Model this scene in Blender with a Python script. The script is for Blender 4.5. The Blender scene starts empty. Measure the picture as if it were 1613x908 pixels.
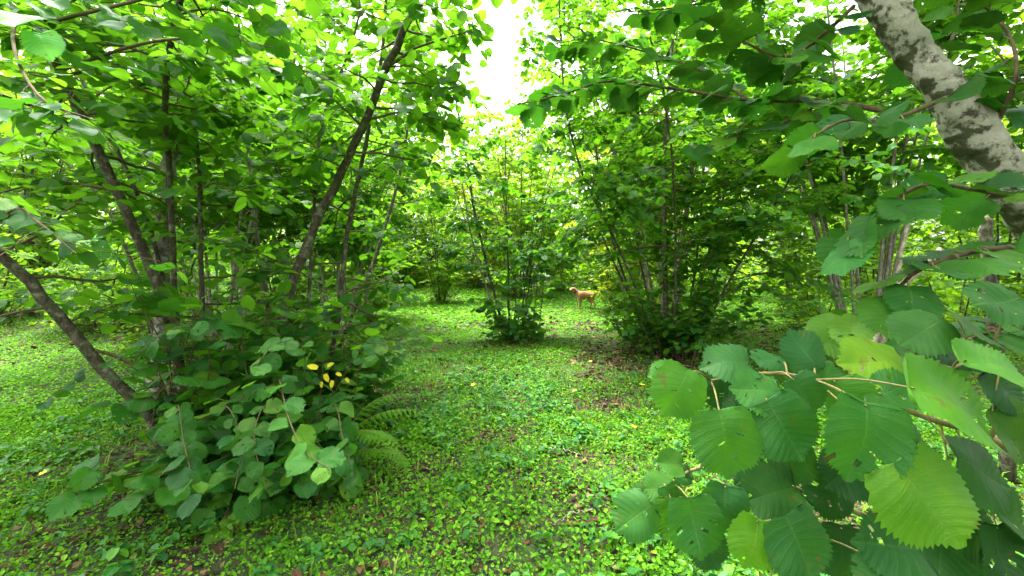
import bpy, math, random
import numpy as np
from mathutils import Matrix, Vector

# ------------------------------------------------------------------ camera, sky, sun, exposure
SC = bpy.context.scene
COL = SC.collection
FPX, CX, HY, CAMH = 676.0, 806.5, 420.0, 1.3          # focal length in photo pixels, horizon row, eye height
cam_d = bpy.data.cameras.new('camera')
cam_d.sensor_width = 36.0
cam_d.lens = 36.0 * FPX / 1613.0
cam_d.shift_y = -(454.0 - HY) / 1613.0
cam_d.clip_start = 0.02
cam_d.clip_end = 1500
cam = bpy.data.objects.new('camera', cam_d)
cam.location = (0, 0, CAMH)
cam.rotation_euler = (math.radians(90), 0, 0)
COL.objects.link(cam)
SC.camera = cam

SUN_EL, SUN_AZ = math.radians(70), math.radians(-35)    # azimuth measured from +y (ahead) towards +x
world = bpy.data.worlds.new('World')
SC.world = world
world.use_nodes = True
wn, wl = world.node_tree.nodes, world.node_tree.links
wn.clear()
sky = wn.new('ShaderNodeTexSky')
sky.sky_type = 'NISHITA'
sky.sun_disc = False
sky.sun_elevation = SUN_EL
sky.sun_rotation = SUN_AZ
sky.dust_density = 6.0
hs = wn.new('ShaderNodeHueSaturation')
hs.inputs['Saturation'].default_value = 0.12           # thin white overcast
bg = wn.new('ShaderNodeBackground')
bg.inputs['Strength'].default_value = 0.15
wo = wn.new('ShaderNodeOutputWorld')
wl.new(sky.outputs[0], hs.inputs['Color'])
wl.new(hs.outputs[0], bg.inputs['Color'])
wl.new(bg.outputs[0], wo.inputs[0])

sun_d = bpy.data.lights.new('sun', 'SUN')
sun_d.energy = 1.5
sun_d.angle = math.radians(12)
sun_d.color = (1.0, 0.97, 0.9)
sun = bpy.data.objects.new('sun', sun_d)
_s = Vector((math.sin(SUN_AZ) * math.cos(SUN_EL), math.cos(SUN_AZ) * math.cos(SUN_EL), math.sin(SUN_EL)))
sun.rotation_euler = (-_s).to_track_quat('-Z', 'Y').to_euler()
COL.objects.link(sun)

vs = SC.view_settings
vs.view_transform = 'Standard'
vs.look = 'None'
vs.exposure = 2.92
vs.gamma = 1.0
vs.use_curve_mapping = False
cy = SC.cycles
cy.max_bounces = 10
cy.diffuse_bounces = 5
cy.glossy_bounces = 2
cy.transmission_bounces = 6
cy.transparent_max_bounces = 4
cy.caustics_reflective = False
cy.caustics_refractive = False
cy.use_denoising = True

R = np.random.default_rng(7)
random.seed(7)


# ------------------------------------------------------------------ helpers
def sstep(a, b, x):
    t = np.clip((x - a) / (b - a), 0, 1)
    return t * t * (3 - 2 * t)


_lat = np.random.default_rng(99).random((64, 64))


def vnoise(x, y):
    x = np.asarray(x, float); y = np.asarray(y, float)
    xi = np.floor(x).astype(int); yi = np.floor(y).astype(int)
    fx = x - xi; fy = y - yi
    fx = fx * fx * (3 - 2 * fx); fy = fy * fy * (3 - 2 * fy)
    g = lambda i, j: _lat[i % 64, j % 64]
    return (g(xi, yi) * (1 - fx) + g(xi + 1, yi) * fx) * (1 - fy) + (g(xi, yi + 1) * (1 - fx) + g(xi + 1, yi + 1) * fx) * fy


def fbm(x, y, o=4):
    s, a, t = 0, 0.5, 0
    for k in range(o):
        s = s + a * vnoise(x * 2 ** k + 17 * k, y * 2 ** k + 5 * k); t += a; a *= 0.5
    return s / t


def gz(x, y):
    """height of the ground"""
    x = np.asarray(x, float); y = np.asarray(y, float)
    z = 0.10 * (fbm(x * 0.45, y * 0.45, 3) - 0.5) * sstep(0, 3, np.hypot(x, y))
    z = z + 1.7 * sstep(-4.0, -16.0, x) * sstep(0, 9, y)
    z = z + 0.5 * sstep(13, 26, y)
    return z


def W(px, py, d):
    """photo position and distance -> point in the place"""
    return np.array([(px - CX) / FPX * d, d, CAMH - (py - HY) / FPX * d])


def mk_mesh(name, V, faces, mat, uv=None, smooth=True):
    """faces: list of (M,k) int arrays; uv: list of matching (M*k,2) arrays"""
    me = bpy.data.meshes.new(name)
    V = np.ascontiguousarray(V, dtype=np.float32)
    faces = [np.asarray(f, dtype=np.int32) for f in faces if len(f)]
    me.vertices.add(len(V))
    me.vertices.foreach_set('co', V.ravel())
    li = np.concatenate([f.ravel() for f in faces])
    tot = np.concatenate([np.full(len(f), f.shape[1], dtype=np.int32) for f in faces])
    st = np.concatenate([[0], np.cumsum(tot)[:-1]]).astype(np.int32)
    me.loops.add(len(li))
    me.loops.foreach_set('vertex_index', li)
    me.polygons.add(len(tot))
    me.polygons.foreach_set('loop_start', st)
    me.update(calc_edges=True)
    me.polygons.foreach_set('use_smooth', np.full(len(tot), smooth, dtype=bool))
    if uv is not None:
        l = me.uv_layers.new(name='UVMap')
        l.data.foreach_set('uv', np.concatenate(uv).astype(np.float32).ravel())
    if mat is not None:
        me.materials.append(mat)
    me.update()
    return me


def link(name, data, parent=None, loc=None):
    o = bpy.data.objects.new(name, data)
    COL.objects.link(o)
    if parent is not None:
        o.parent = parent
    if loc is not None:
        o.location = loc
    return o


def tag(o, label=None, cat=None, group=None, kind=None):
    if label: o['label'] = label
    if cat: o['category'] = cat
    if group: o['group'] = group
    if kind: o['kind'] = kind
    return o


def unit(v):
    v = np.asarray(v, float)
    return v / np.maximum(np.linalg.norm(v, axis=-1, keepdims=True), 1e-9)


def smooth_path(P, n):
    """Catmull-Rom through the points"""
    P = np.asarray(P, float)
    Q = np.vstack([2 * P[0] - P[1], P, 2 * P[-1] - P[-2]])
    out = []
    m = len(P) - 1
    for t in np.linspace(0, m, n):
        i = min(int(t), m - 1); f = t - i
        a, b, c, d = Q[i], Q[i + 1], Q[i + 2], Q[i + 3]
        out.append(0.5 * (2 * b + (c - a) * f + (2 * a - 5 * b + 4 * c - d) * f * f + (3 * b - a - 3 * c + d) * f ** 3))
    return np.array(out)


def tube(P, r, sides=6, cap=True):
    """-> verts, quads, of a tapering tube along P"""
    P = np.asarray(P, float)
    n = len(P)
    r = np.broadcast_to(np.asarray(r, float), (n,)) if np.ndim(r) else np.full(n, r)
    T = unit(np.gradient(P, axis=0))
    ref = np.array([0.31, 0.17, 0.93]) if abs(T[0, 2]) < 0.8 else np.array([0.93, 0.31, 0.1])
    U = unit(np.cross(T, ref)); B = np.cross(T, U)
    a = np.arange(sides) * 2 * math.pi / sides
    V = P[:, None] + r[:, None, None] * (np.cos(a)[None, :, None] * U[:, None] + np.sin(a)[None, :, None] * B[:, None])
    i = np.arange(n - 1)[:, None] * sides; j = np.arange(sides)[None]; k = (j + 1) % sides
    F = np.stack([i + j, i + k, i + sides + k, i + sides + j], -1).reshape(-1, 4)
    return V.reshape(-1, 3), F


def join(parts):
    Vs, Fs, o = [], [], 0
    for V, F in parts:
        Vs.append(V); Fs.append(F + o); o += len(V)
    return np.vstack(Vs), np.vstack(Fs)


# ------------------------------------------------------------------ materials
def new_mat(name):
    m = bpy.data.materials.new(name)
    m.use_nodes = True
    m.node_tree.nodes.clear()
    return m, m.node_tree.nodes, m.node_tree.links


def ramp(nodes, stops, interp='LINEAR'):
    r = nodes.new('ShaderNodeValToRGB')
    r.color_ramp.interpolation = interp
    e = r.color_ramp.elements
    while len(e) < len(stops): e.new(0.5)
    for el, (p, c) in zip(e, stops):
        el.position = p; el.color = (*c, 1) if len(c) == 3 else c
    return r


def mth(nodes, links, op, a, b=None, c=None, clamp=False):
    n = nodes.new('ShaderNodeMath'); n.operation = op; n.use_clamp = clamp
    for i, v in enumerate((a, b, c)):
        if v is None: continue
        if isinstance(v, (int, float)): n.inputs[i].default_value = v
        else: links.new(v, n.inputs[i])
    return n.outputs[0]


def mixc(nodes, links, fac, a, b, mode='MIX'):
    n = nodes.new('ShaderNodeMix'); n.data_type = 'RGBA'; n.blend_type = mode
    for s, v in ((n.inputs[0], fac), (n.inputs[6], a), (n.inputs[7], b)):
        if isinstance(v, (int, float)): s.default_value = v
        elif isinstance(v, tuple): s.default_value = (*v, 1)
        else: links.new(v, s)
    return n.outputs[2]


def leaf_mat(name, stops, trans, tfac=0.42, veins=False, rough=0.55, spec=0.2, blotch=0.0):
    m, N, L = new_mat(name)
    geo = N.new('ShaderNodeNewGeometry'); oi = N.new('ShaderNodeObjectInfo')
    rnd = mth(N, L, 'FRACT', mth(N, L, 'ADD', geo.outputs['Random Per Island'], oi.outputs['Random']))
    col = ramp(N, stops); L.new(rnd, col.inputs[0])
    c = mixc(N, L, 1.0, col.outputs[0], oi.outputs['Color'], 'MULTIPLY')
    tcol = mixc(N, L, 1.0, mixc(N, L, rnd, tuple(v * 0.75 for v in trans), tuple(v * 1.15 for v in trans)), oi.outputs['Color'], 'MULTIPLY')
    p = N.new('ShaderNodeBsdfPrincipled')
    if veins:
        uv = N.new('ShaderNodeUVMap'); sp = N.new('ShaderNodeSeparateXYZ'); L.new(uv.outputs[0], sp.inputs[0])
        u = mth(N, L, 'ABSOLUTE', mth(N, L, 'SUBTRACT', sp.outputs[0], 0.5))
        fr = mth(N, L, 'FRACT', mth(N, L, 'MULTIPLY', sp.outputs[1], 9.0))
        dv = mth(N, L, 'MINIMUM', fr, mth(N, L, 'SUBTRACT', 1.0, fr))           # distance to the nearest side vein
        side = mth(N, L, 'SUBTRACT', 1.0, mth(N, L, 'MULTIPLY', dv, 8.0), clamp=True)
        midr = mth(N, L, 'SUBTRACT', 1.0, mth(N, L, 'MULTIPLY', u, 38.0), clamp=True)
        vein = mth(N, L, 'MAXIMUM', mth(N, L, 'MULTIPLY', side, 0.55), midr)
        tcol = mixc(N, L, mth(N, L, 'MULTIPLY', vein, 0.45), tcol, mixc(N, L, 1.0, tcol, (.45, .5, .5), 'MULTIPLY'))
        c = mixc(N, L, mth(N, L, 'MULTIPLY', vein, 0.26), c, mixc(N, L, 1.0, (0.12, 0.30, 0.05), oi.outputs['Color'], 'MULTIPLY'))
        tex = N.new('ShaderNodeTexCoord'); nz = N.new('ShaderNodeTexNoise')
        nz.inputs['Scale'].default_value = 3.2; nz.inputs['Detail'].default_value = 6
        off = N.new('ShaderNodeVectorMath'); off.operation = 'MULTIPLY_ADD'
        L.new(oi.outputs['Random'], off.inputs[0]); off.inputs[1].default_value = (31, 17, 9)
        L.new(tex.outputs['Object'], off.inputs[2]); L.new(off.outputs[0], nz.inputs['Vector'])
        bl = ramp(N, [(0.42, (0, 0, 0)), (0.75, (1, 1, 1))]); L.new(nz.outputs[0], bl.inputs[0])
        c = mixc(N, L, mth(N, L, 'MULTIPLY', bl.outputs[0], 0.5), c, mixc(N, L, 1.0, c, (2.0, 1.45, 0.8), 'MULTIPLY'))
        sp2 = ramp(N, [(0.655, (0, 0, 0)), (0.70, (1, 1, 1))]); L.new(nz.outputs[0], sp2.inputs[0])
        c = mixc(N, L, mth(N, L, 'MULTIPLY', sp2.outputs[0], 0.6), c, (0.12, 0.06, 0.02))
        nf = N.new('ShaderNodeTexNoise'); nf.inputs['Scale'].default_value = 38; nf.inputs['Detail'].default_value = 4
        L.new(tex.outputs['Object'], nf.inputs['Vector'])
        h = mth(N, L, 'ADD', mth(N, L, 'MULTIPLY', vein, -0.7), mth(N, L, 'MULTIPLY', nf.outputs[0], 1.3))
        bp = N.new('ShaderNodeBump'); bp.inputs['Strength'].default_value = 0.33; bp.inputs['Distance'].default_value = 0.002
        L.new(h, bp.inputs['Height']); L.new(bp.outputs[0], p.inputs['Normal'])
    L.new(c, p.inputs['Base Color'])
    p.inputs['Roughness'].default_value = rough
    p.inputs['Specular IOR Level'].default_value = spec
    t = N.new('ShaderNodeBsdfTranslucent'); L.new(tcol, t.inputs['Color'])
    mx = N.new('ShaderNodeMixShader'); mx.inputs[0].default_value = tfac
    L.new(p.outputs[0], mx.inputs[1]); L.new(t.outputs[0], mx.inputs[2])
    o = N.new('ShaderNodeOutputMaterial'); L.new(mx.outputs[0], o.inputs[0])
    return m


def bark_mat(name, dark, mid, pale, scale=14, pale_at=(0.55, 0.7), moss=0.3, bump=0.6, dist=0.004, zs=0.35, under=False):
    m, N, L = new_mat(name)
    tc = N.new('ShaderNodeTexCoord'); mp = N.new('ShaderNodeMapping'); mp.inputs['Scale'].default_value = (1, 1, zs)
    L.new(tc.outputs['Object'], mp.inputs[0])
    n1 = N.new('ShaderNodeTexNoise'); n1.inputs['Scale'].default_value = scale * 3; n1.inputs['Detail'].default_value = 8; n1.inputs['Roughness'].default_value = 0.65
    n2 = N.new('ShaderNodeTexNoise'); n2.inputs['Scale'].default_value = scale; n2.inputs['Detail'].default_value = 7; n2.inputs['Roughness'].default_value = 0.7
    n3 = N.new('ShaderNodeTexNoise'); n3.inputs['Scale'].default_value = scale * 0.5; n3.inputs['Detail'].default_value = 4
    L.new(mp.outputs[0], n1.inputs['Vector']); L.new(tc.outputs['Object'], n2.inputs['Vector']); L.new(tc.outputs['Object'], n3.inputs['Vector'])
    a = ramp(N, [(0.35, dark), (0.65, mid)]); L.new(n1.outputs[0], a.inputs[0])
    b = ramp(N, [(pale_at[0], (0, 0, 0)), (pale_at[1], (1, 1, 1))]); L.new(n2.outputs[0], b.inputs[0])
    c = mixc(N, L, b.outputs[0], a.outputs[0], mixc(N, L, n1.outputs[0], tuple(v * 0.7 for v in pale), tuple(min(1, v * 1.2) for v in pale)))
    k = ramp(N, [(0.5, (0, 0, 0)), (0.68, (moss, moss, moss))]); L.new(n3.outputs[0], k.inputs[0])
    c = mixc(N, L, k.outputs[0], c, (0.05, 0.085, 0.02))
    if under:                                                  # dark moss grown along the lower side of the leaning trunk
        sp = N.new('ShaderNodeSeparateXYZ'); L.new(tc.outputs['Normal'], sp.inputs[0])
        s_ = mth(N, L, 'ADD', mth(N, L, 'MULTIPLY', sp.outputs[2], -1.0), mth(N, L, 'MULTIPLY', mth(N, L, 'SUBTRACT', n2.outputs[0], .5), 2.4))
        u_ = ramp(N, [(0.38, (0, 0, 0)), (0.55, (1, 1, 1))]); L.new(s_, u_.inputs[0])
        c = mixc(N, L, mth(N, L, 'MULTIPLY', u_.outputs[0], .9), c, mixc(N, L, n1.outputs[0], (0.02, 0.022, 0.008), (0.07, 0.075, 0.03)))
    p = N.new('ShaderNodeBsdfPrincipled'); p.inputs['Roughness'].default_value = 0.85
    p.inputs['Specular IOR Level'].default_value = 0.2
    L.new(c, p.inputs['Base Color'])
    bp = N.new('ShaderNodeBump'); bp.inputs['Strength'].default_value = bump; bp.inputs['Distance'].default_value = dist
    hh = mth(N, L, 'ADD', n1.outputs[0], mth(N, L, 'MULTIPLY', b.outputs[0], 0.4))
    L.new(hh, bp.inputs['Height']); L.new(bp.outputs[0], p.inputs['Normal'])
    o = N.new('ShaderNodeOutputMaterial'); L.new(p.outputs[0], o.inputs[0])
    return m


GREEN = [(0.0, (0.017, 0.078, 0.012)), (0.35, (0.029, 0.115, 0.012)), (0.75, (0.047, 0.155, 0.011)), (1.0, (0.09, 0.20, 0.012))]
M = {}
GREEN_NEAR = [(0.0, (0.014, 0.085, 0.014)), (0.4, (0.024, 0.130, 0.014)), (0.8, (0.042, 0.170, 0.013)), (1.0, (0.08, 0.21, 0.013))]
M['leaf_near'] = leaf_mat('hazel_leaf_near', GREEN_NEAR, (0.075, 0.27, 0.012), 0.38, veins=True, rough=0.52, spec=0.24)
M['leaf'] = leaf_mat('hazel_leaf', GREEN, (0.17, 0.44, 0.013), 0.5, rough=0.5)
M['leaf_far'] = leaf_mat('hazel_leaf_far', [(0.0, (0.04, 0.11, 0.014)), (0.5, (0.08, 0.19, 0.014)), (1.0, (0.16, 0.27, 0.018))], (0.27, 0.52, 0.015), 0.52, rough=0.5)
M['leaf_yellow'] = leaf_mat('yellowing_hazel_leaf', [(0.0, (0.06, 0.17, 0.014)), (0.55, (0.16, 0.28, 0.016)), (0.8, (0.35, 0.35, 0.02)), (1.0, (0.5, 0.36, 0.03))], (0.36, 0.50, 0.016), 0.5)
M['yellow_leaf'] = leaf_mat('bright_yellow_leaf', [(0.0, (0.60, 0.52, 0.02)), (1.0, (0.75, 0.68, 0.03))], (0.6, 0.55, 0.02), 0.35)
M['cover'] = leaf_mat('ground_cover_leaf', [(0.0, (0.035, 0.13, 0.010)), (0.4, (0.07, 0.23, 0.010)), (0.8, (0.12, 0.32, 0.011)), (1.0, (0.20, 0.40, 0.025))], (0.19, 0.46, 0.010), 0.3, rough=0.65, spec=0.1)
M['weed'] = leaf_mat('weed_leaf', [(0.0, (0.016, 0.09, 0.018)), (0.6, (0.035, 0.16, 0.02)), (1.0, (0.09, 0.25, 0.016))], (0.10, 0.36, 0.012), 0.3, rough=0.5, spec=0.25)
M['grass'] = leaf_mat('grass_blade', [(0.0, (0.05, 0.15, 0.012)), (0.7, (0.12, 0.26, 0.015)), (1.0, (0.28, 0.30, 0.06))], (0.18, 0.38, 0.012), 0.3)
M['fern'] = leaf_mat('fern_leaflet', [(0.0, (0.055, 0.18, 0.010)), (1.0, (0.10, 0.26, 0.010))], (0.14, 0.36, 0.010), 0.35, spec=0.1)
M['ash'] = leaf_mat('blue_green_leaflet', [(0.0, (0.05, 0.17, 0.06)), (1.0, (0.08, 0.22, 0.09))], (0.12, 0.34, 0.08), 0.35)
M['litter'] = leaf_mat('dead_leaf', [(0.0, (0.022, 0.011, 0.006)), (0.45, (0.068, 0.030, 0.014)), (0.8, (0.125, 0.058, 0.026)), (1.0, (0.22, 0.14, 0.07))], (0.08, 0.035, 0.01), 0.12, rough=0.7, spec=0.2)
M['bark'] = bark_mat('hazel_bark', (0.022, 0.019, 0.012), (0.095, 0.080, 0.050), (0.24, 0.235, 0.17), 17, (0.52, 0.64), 0.6, 0.9, 0.006)
M['bark_pale'] = bark_mat('rough_pale_bark', (0.05, 0.04, 0.03), (0.26, 0.22, 0.17), (0.46, 0.43, 0.36), 18, (0.46, 0.58), 0.2, 1.0, 0.015)
M['bark_grey'] = bark_mat('grey_stem_bark', (0.10, 0.085, 0.06), (0.22, 0.20, 0.15), (0.38, 0.36, 0.29), 12, (0.45, 0.65), 0.15)
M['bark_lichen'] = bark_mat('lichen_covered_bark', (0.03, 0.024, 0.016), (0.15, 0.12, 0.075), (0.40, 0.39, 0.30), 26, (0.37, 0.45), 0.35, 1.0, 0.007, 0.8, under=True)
M['twig'] = bark_mat('green_brown_twig', (0.06, 0.045, 0.025), (0.14, 0.10, 0.05), (0.2, 0.16, 0.09), 30, (0.6, 0.8), 0.3, 0.3, 0.001)
M['petiole'] = bark_mat('leaf_stalk', (0.14, 0.13, 0.045), (0.26, 0.22, 0.085), (0.3, 0.2, 0.09), 40, (0.6, 0.8), 0.2, 0.2, 0.0005)
M['dead_wood'] = bark_mat('dead_wood', (0.16, 0.12, 0.085), (0.36, 0.30, 0.22), (0.48, 0.43, 0.34), 18, (0.45, 0.65), 0.1)


def soil_mat():
    m, N, L = new_mat('woodland_soil')
    tc = N.new('ShaderNodeTexCoord')
    n1 = N.new('ShaderNodeTexNoise'); n1.inputs['Scale'].default_value = 24; n1.inputs['Detail'].default_value = 9; n1.inputs['Roughness'].default_value = 0.7
    n2 = N.new('ShaderNodeTexNoise'); n2.inputs['Scale'].default_value = 1.6; n2.inputs['Detail'].default_value = 6
    for n in (n1, n2): L.new(tc.outputs['Object'], n.inputs['Vector'])
    a = ramp(N, [(0.32, (0.010, 0.007, 0.004)), (0.52, (0.030, 0.018, 0.009)), (0.72, (0.07, 0.04, 0.02))]); L.new(n1.outputs[0], a.inputs[0])
    b = ramp(N, [(0.42, (0, 0, 0)), (0.6, (1, 1, 1))]); L.new(n2.outputs[0], b.inputs[0])
    g = ramp(N, [(0.3, (0.025, 0.07, 0.010)), (0.7, (0.07, 0.17, 0.014))]); L.new(n1.outputs[0], g.inputs[0])
    c = mixc(N, L, mth(N, L, 'MULTIPLY', b.outputs[0], 0.7), a.outputs[0], g.outputs[0])
    p = N.new('ShaderNodeBsdfPrincipled'); p.inputs['Roughness'].default_value = 0.95
    L.new(c, p.inputs['Base Color'])
    bp = N.new('ShaderNodeBump'); bp.inputs['Strength'].default_value = 0.9; bp.inputs['Distance'].default_value = 0.03
    L.new(n1.outputs[0], bp.inputs['Height']); L.new(bp.outputs[0], p.inputs['Normal'])
    o = N.new('ShaderNodeOutputMaterial'); L.new(p.outputs[0], o.inputs[0])
    return m


M['soil'] = soil_mat()


def plain(name, col, rough=0.6, spec=0.3):
    m, N, L = new_mat(name)
    p = N.new('ShaderNodeBsdfPrincipled'); p.inputs['Roughness'].default_value = rough; p.inputs['Specular IOR Level'].default_value = spec
    nz = N.new('ShaderNodeTexNoise'); nz.inputs['Scale'].default_value = 40
    tc = N.new('ShaderNodeTexCoord'); L.new(tc.outputs['Object'], nz.inputs['Vector'])
    L.new(mixc(N, L, nz.outputs[0], tuple(v * 0.8 for v in col), tuple(min(1, v * 1.2) for v in col)), p.inputs['Base Color'])
    o = N.new('ShaderNodeOutputMaterial'); L.new(p.outputs[0], o.inputs[0])
    return m


# ------------------------------------------------------------------ leaf shapes (unit length, base at origin, tip towards +y, face +z)
def leaf_half(pts, mids, fold, droop):
    """simple leaf: side outline points per half, joined to points on the midrib"""
    V = [(0, y, 0) for y in mids]
    for s in (1, -1):
        V += [(s * x, y, 0) for x, y in pts]
    V = np.array(V, float)
    V[:, 2] = fold * np.abs(V[:, 0]) - droop * V[:, 1] ** 2
    return V


def tmpl6(fold=0.12, droop=0.15):
    pts = [(.34, .06), (.46, .42), (.33, .78)]
    V = leaf_half(pts, [0, 1], fold, droop)
    F = [np.array([[0, 2, 3, 4, 1], [0, 1, 7, 6, 5]])]
    return V, F


def tmpl12(fold=0.12, droop=0.2):
    pts = [(.26, -.06), (.43, .14), (.48, .42), (.40, .68), (.17, .89)]
    V = leaf_half(pts, [0, .38, .72, 1], fold, droop)
    q = [[0, 4, 5, 1], [1, 6, 7, 2]]; t = [[1, 5, 6], [2, 7, 8], [2, 8, 3]]
    F4 = q + [[0, 1, 10, 9], [1, 2, 12, 11]]
    F3 = t + [[1, 11, 10], [2, 13, 12], [2, 3, 13]]
    return V, [np.array(F4), np.array(F3)]


def tmpl_oval(fold=0.15, droop=0.2, w=.33):
    V = leaf_half([(w * .9, .25), (w * .85, .7)], [0, 1], fold, droop)
    return V, [np.array([[0, 2, 3, 1], [0, 1, 5, 4]])]


def hires_leaf(seed):
    """hazel leaf with heart-shaped base, short point, double-toothed margin and pleats between the side veins"""
    r = np.random.default_rng(seed)
    nv, nu = 36, 4
    fold, droop, cup = r.uniform(-0.05, 0.14), r.uniform(-0.04, 0.22), r.uniform(-0.2, 0.12)
    asym = r.uniform(-0.06, 0.06); wmul = r.uniform(0.92, 1.06)
    us = np.linspace(-1, 1, 2 * nu + 1); V, UV = [], []
    for i in range(nv + 1):
        v = i / nv                                            # each row follows a side vein from the midrib to the margin
        xo = 0.52 * wmul * max(0.0, math.sin(math.pi * v ** 0.52)) ** 0.78
        yo = v + 0.30 * math.sin(math.pi * v) ** 1.1 - 0.15 * math.exp(-((v - .05) / .06) ** 2)
        ym = v + 0.10 * v ** 6
        if v > .9: yo += .10 * (v - .9) / .1
        if v == 0: yo = 0
        for u in us:
            a = abs(u)
            x = u * xo * (1 + asym * np.sign(u))
            y = ym * (1 - a) + yo * a + 0.03 * math.sin(math.pi * a) * (-1 if v < .9 else 0)
            if a > 0.99 and 0 < i < nv:
                k = (0.05 if i % 2 else -0.03) + (0.045 if i % 4 == 1 else 0) + r.uniform(-.02, .02)
                x *= 1 + k; y += k * 0.45
            z = fold * abs(x) * 2 - droop * y * y + cup * (x * 2) ** 2
            z += 0.0055 * math.cos(2 * math.pi * v * 9) * (0.3 + a) * (1 if 0.03 < v < .95 else 0.2)
            z += 0.06 * math.sin(6 * x + seed) * math.sin(5 * y + seed * 1.7)
            if a < 0.01: z -= 0.010
            V.append((x, y * .86, z)); UV.append((0.5 + x, v))
    V = np.array(V); UV = np.array(UV)
    c = 2 * nu + 1
    i = np.arange(nv)[:, None] * c; j = np.arange(2 * nu)[None]
    F = np.stack([i + j, i + j + 1, i + c + j + 1, i + c + j], -1).reshape(-1, 4)
    if seed % 2:                                              # holes eaten by insects
        F = F.reshape(nv, 2 * nu, 4); ok = np.ones((nv, 2 * nu), bool)
        for q in range(r.integers(1, 5)):
            a, b = r.integers(6, nv - 5), r.integers(0, 2 * nu)
            ok[a:a + r.integers(1, 4), b] = False
        F = F[ok]
    return mk_mesh('hazel_leaf', V, [F], M['leaf_near'], [UV[F.ravel()]])


HIRES = [hires_leaf(s) for s in range(16)]
T12 = [tmpl12(0.14, 0.2), tmpl12(-0.06, 0.3), tmpl12(0.25, 0.1)]
T6 = [tmpl6(0.14, 0.16), tmpl6(-0.05, 0.25), tmpl6(0.28, 0.08)]
TOV = [tmpl_oval(0.2, 0.2), tmpl_oval(-0.1, 0.3, .38), tmpl_oval(0.35, 0.0, .28)]


def mass_mesh(name, pos, X, Y, Z, s, tmpls, mat, rng=R):
    """many leaves in one mesh; tmpls a list of shape variants"""
    which = rng.integers(0, len(tmpls), len(pos))
    Vs, Fs, off = [], {}, 0
    for k, (tv, tf) in enumerate(tmpls):
        m = which == k
        n = int(m.sum())
        if not n: continue
        sc = s[m][:, None, None]
        V = pos[m][:, None] + sc * (tv[None, :, 0:1] * X[m][:, None] + tv[None, :, 1:2] * Y[m][:, None] + tv[None, :, 2:3] * Z[m][:, None])
        base = off + np.arange(n)[:, None, None] * len(tv)
        for f in tf:
            Fs.setdefault(f.shape[1], []).append((f[None] + base).reshape(-1, f.shape[1]))
        Vs.append(V.reshape(-1, 3)); off += n * len(tv)
    return mk_mesh(name, np.vstack(Vs), [np.vstack(v) for v in Fs.values()], mat, smooth=False)


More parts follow.
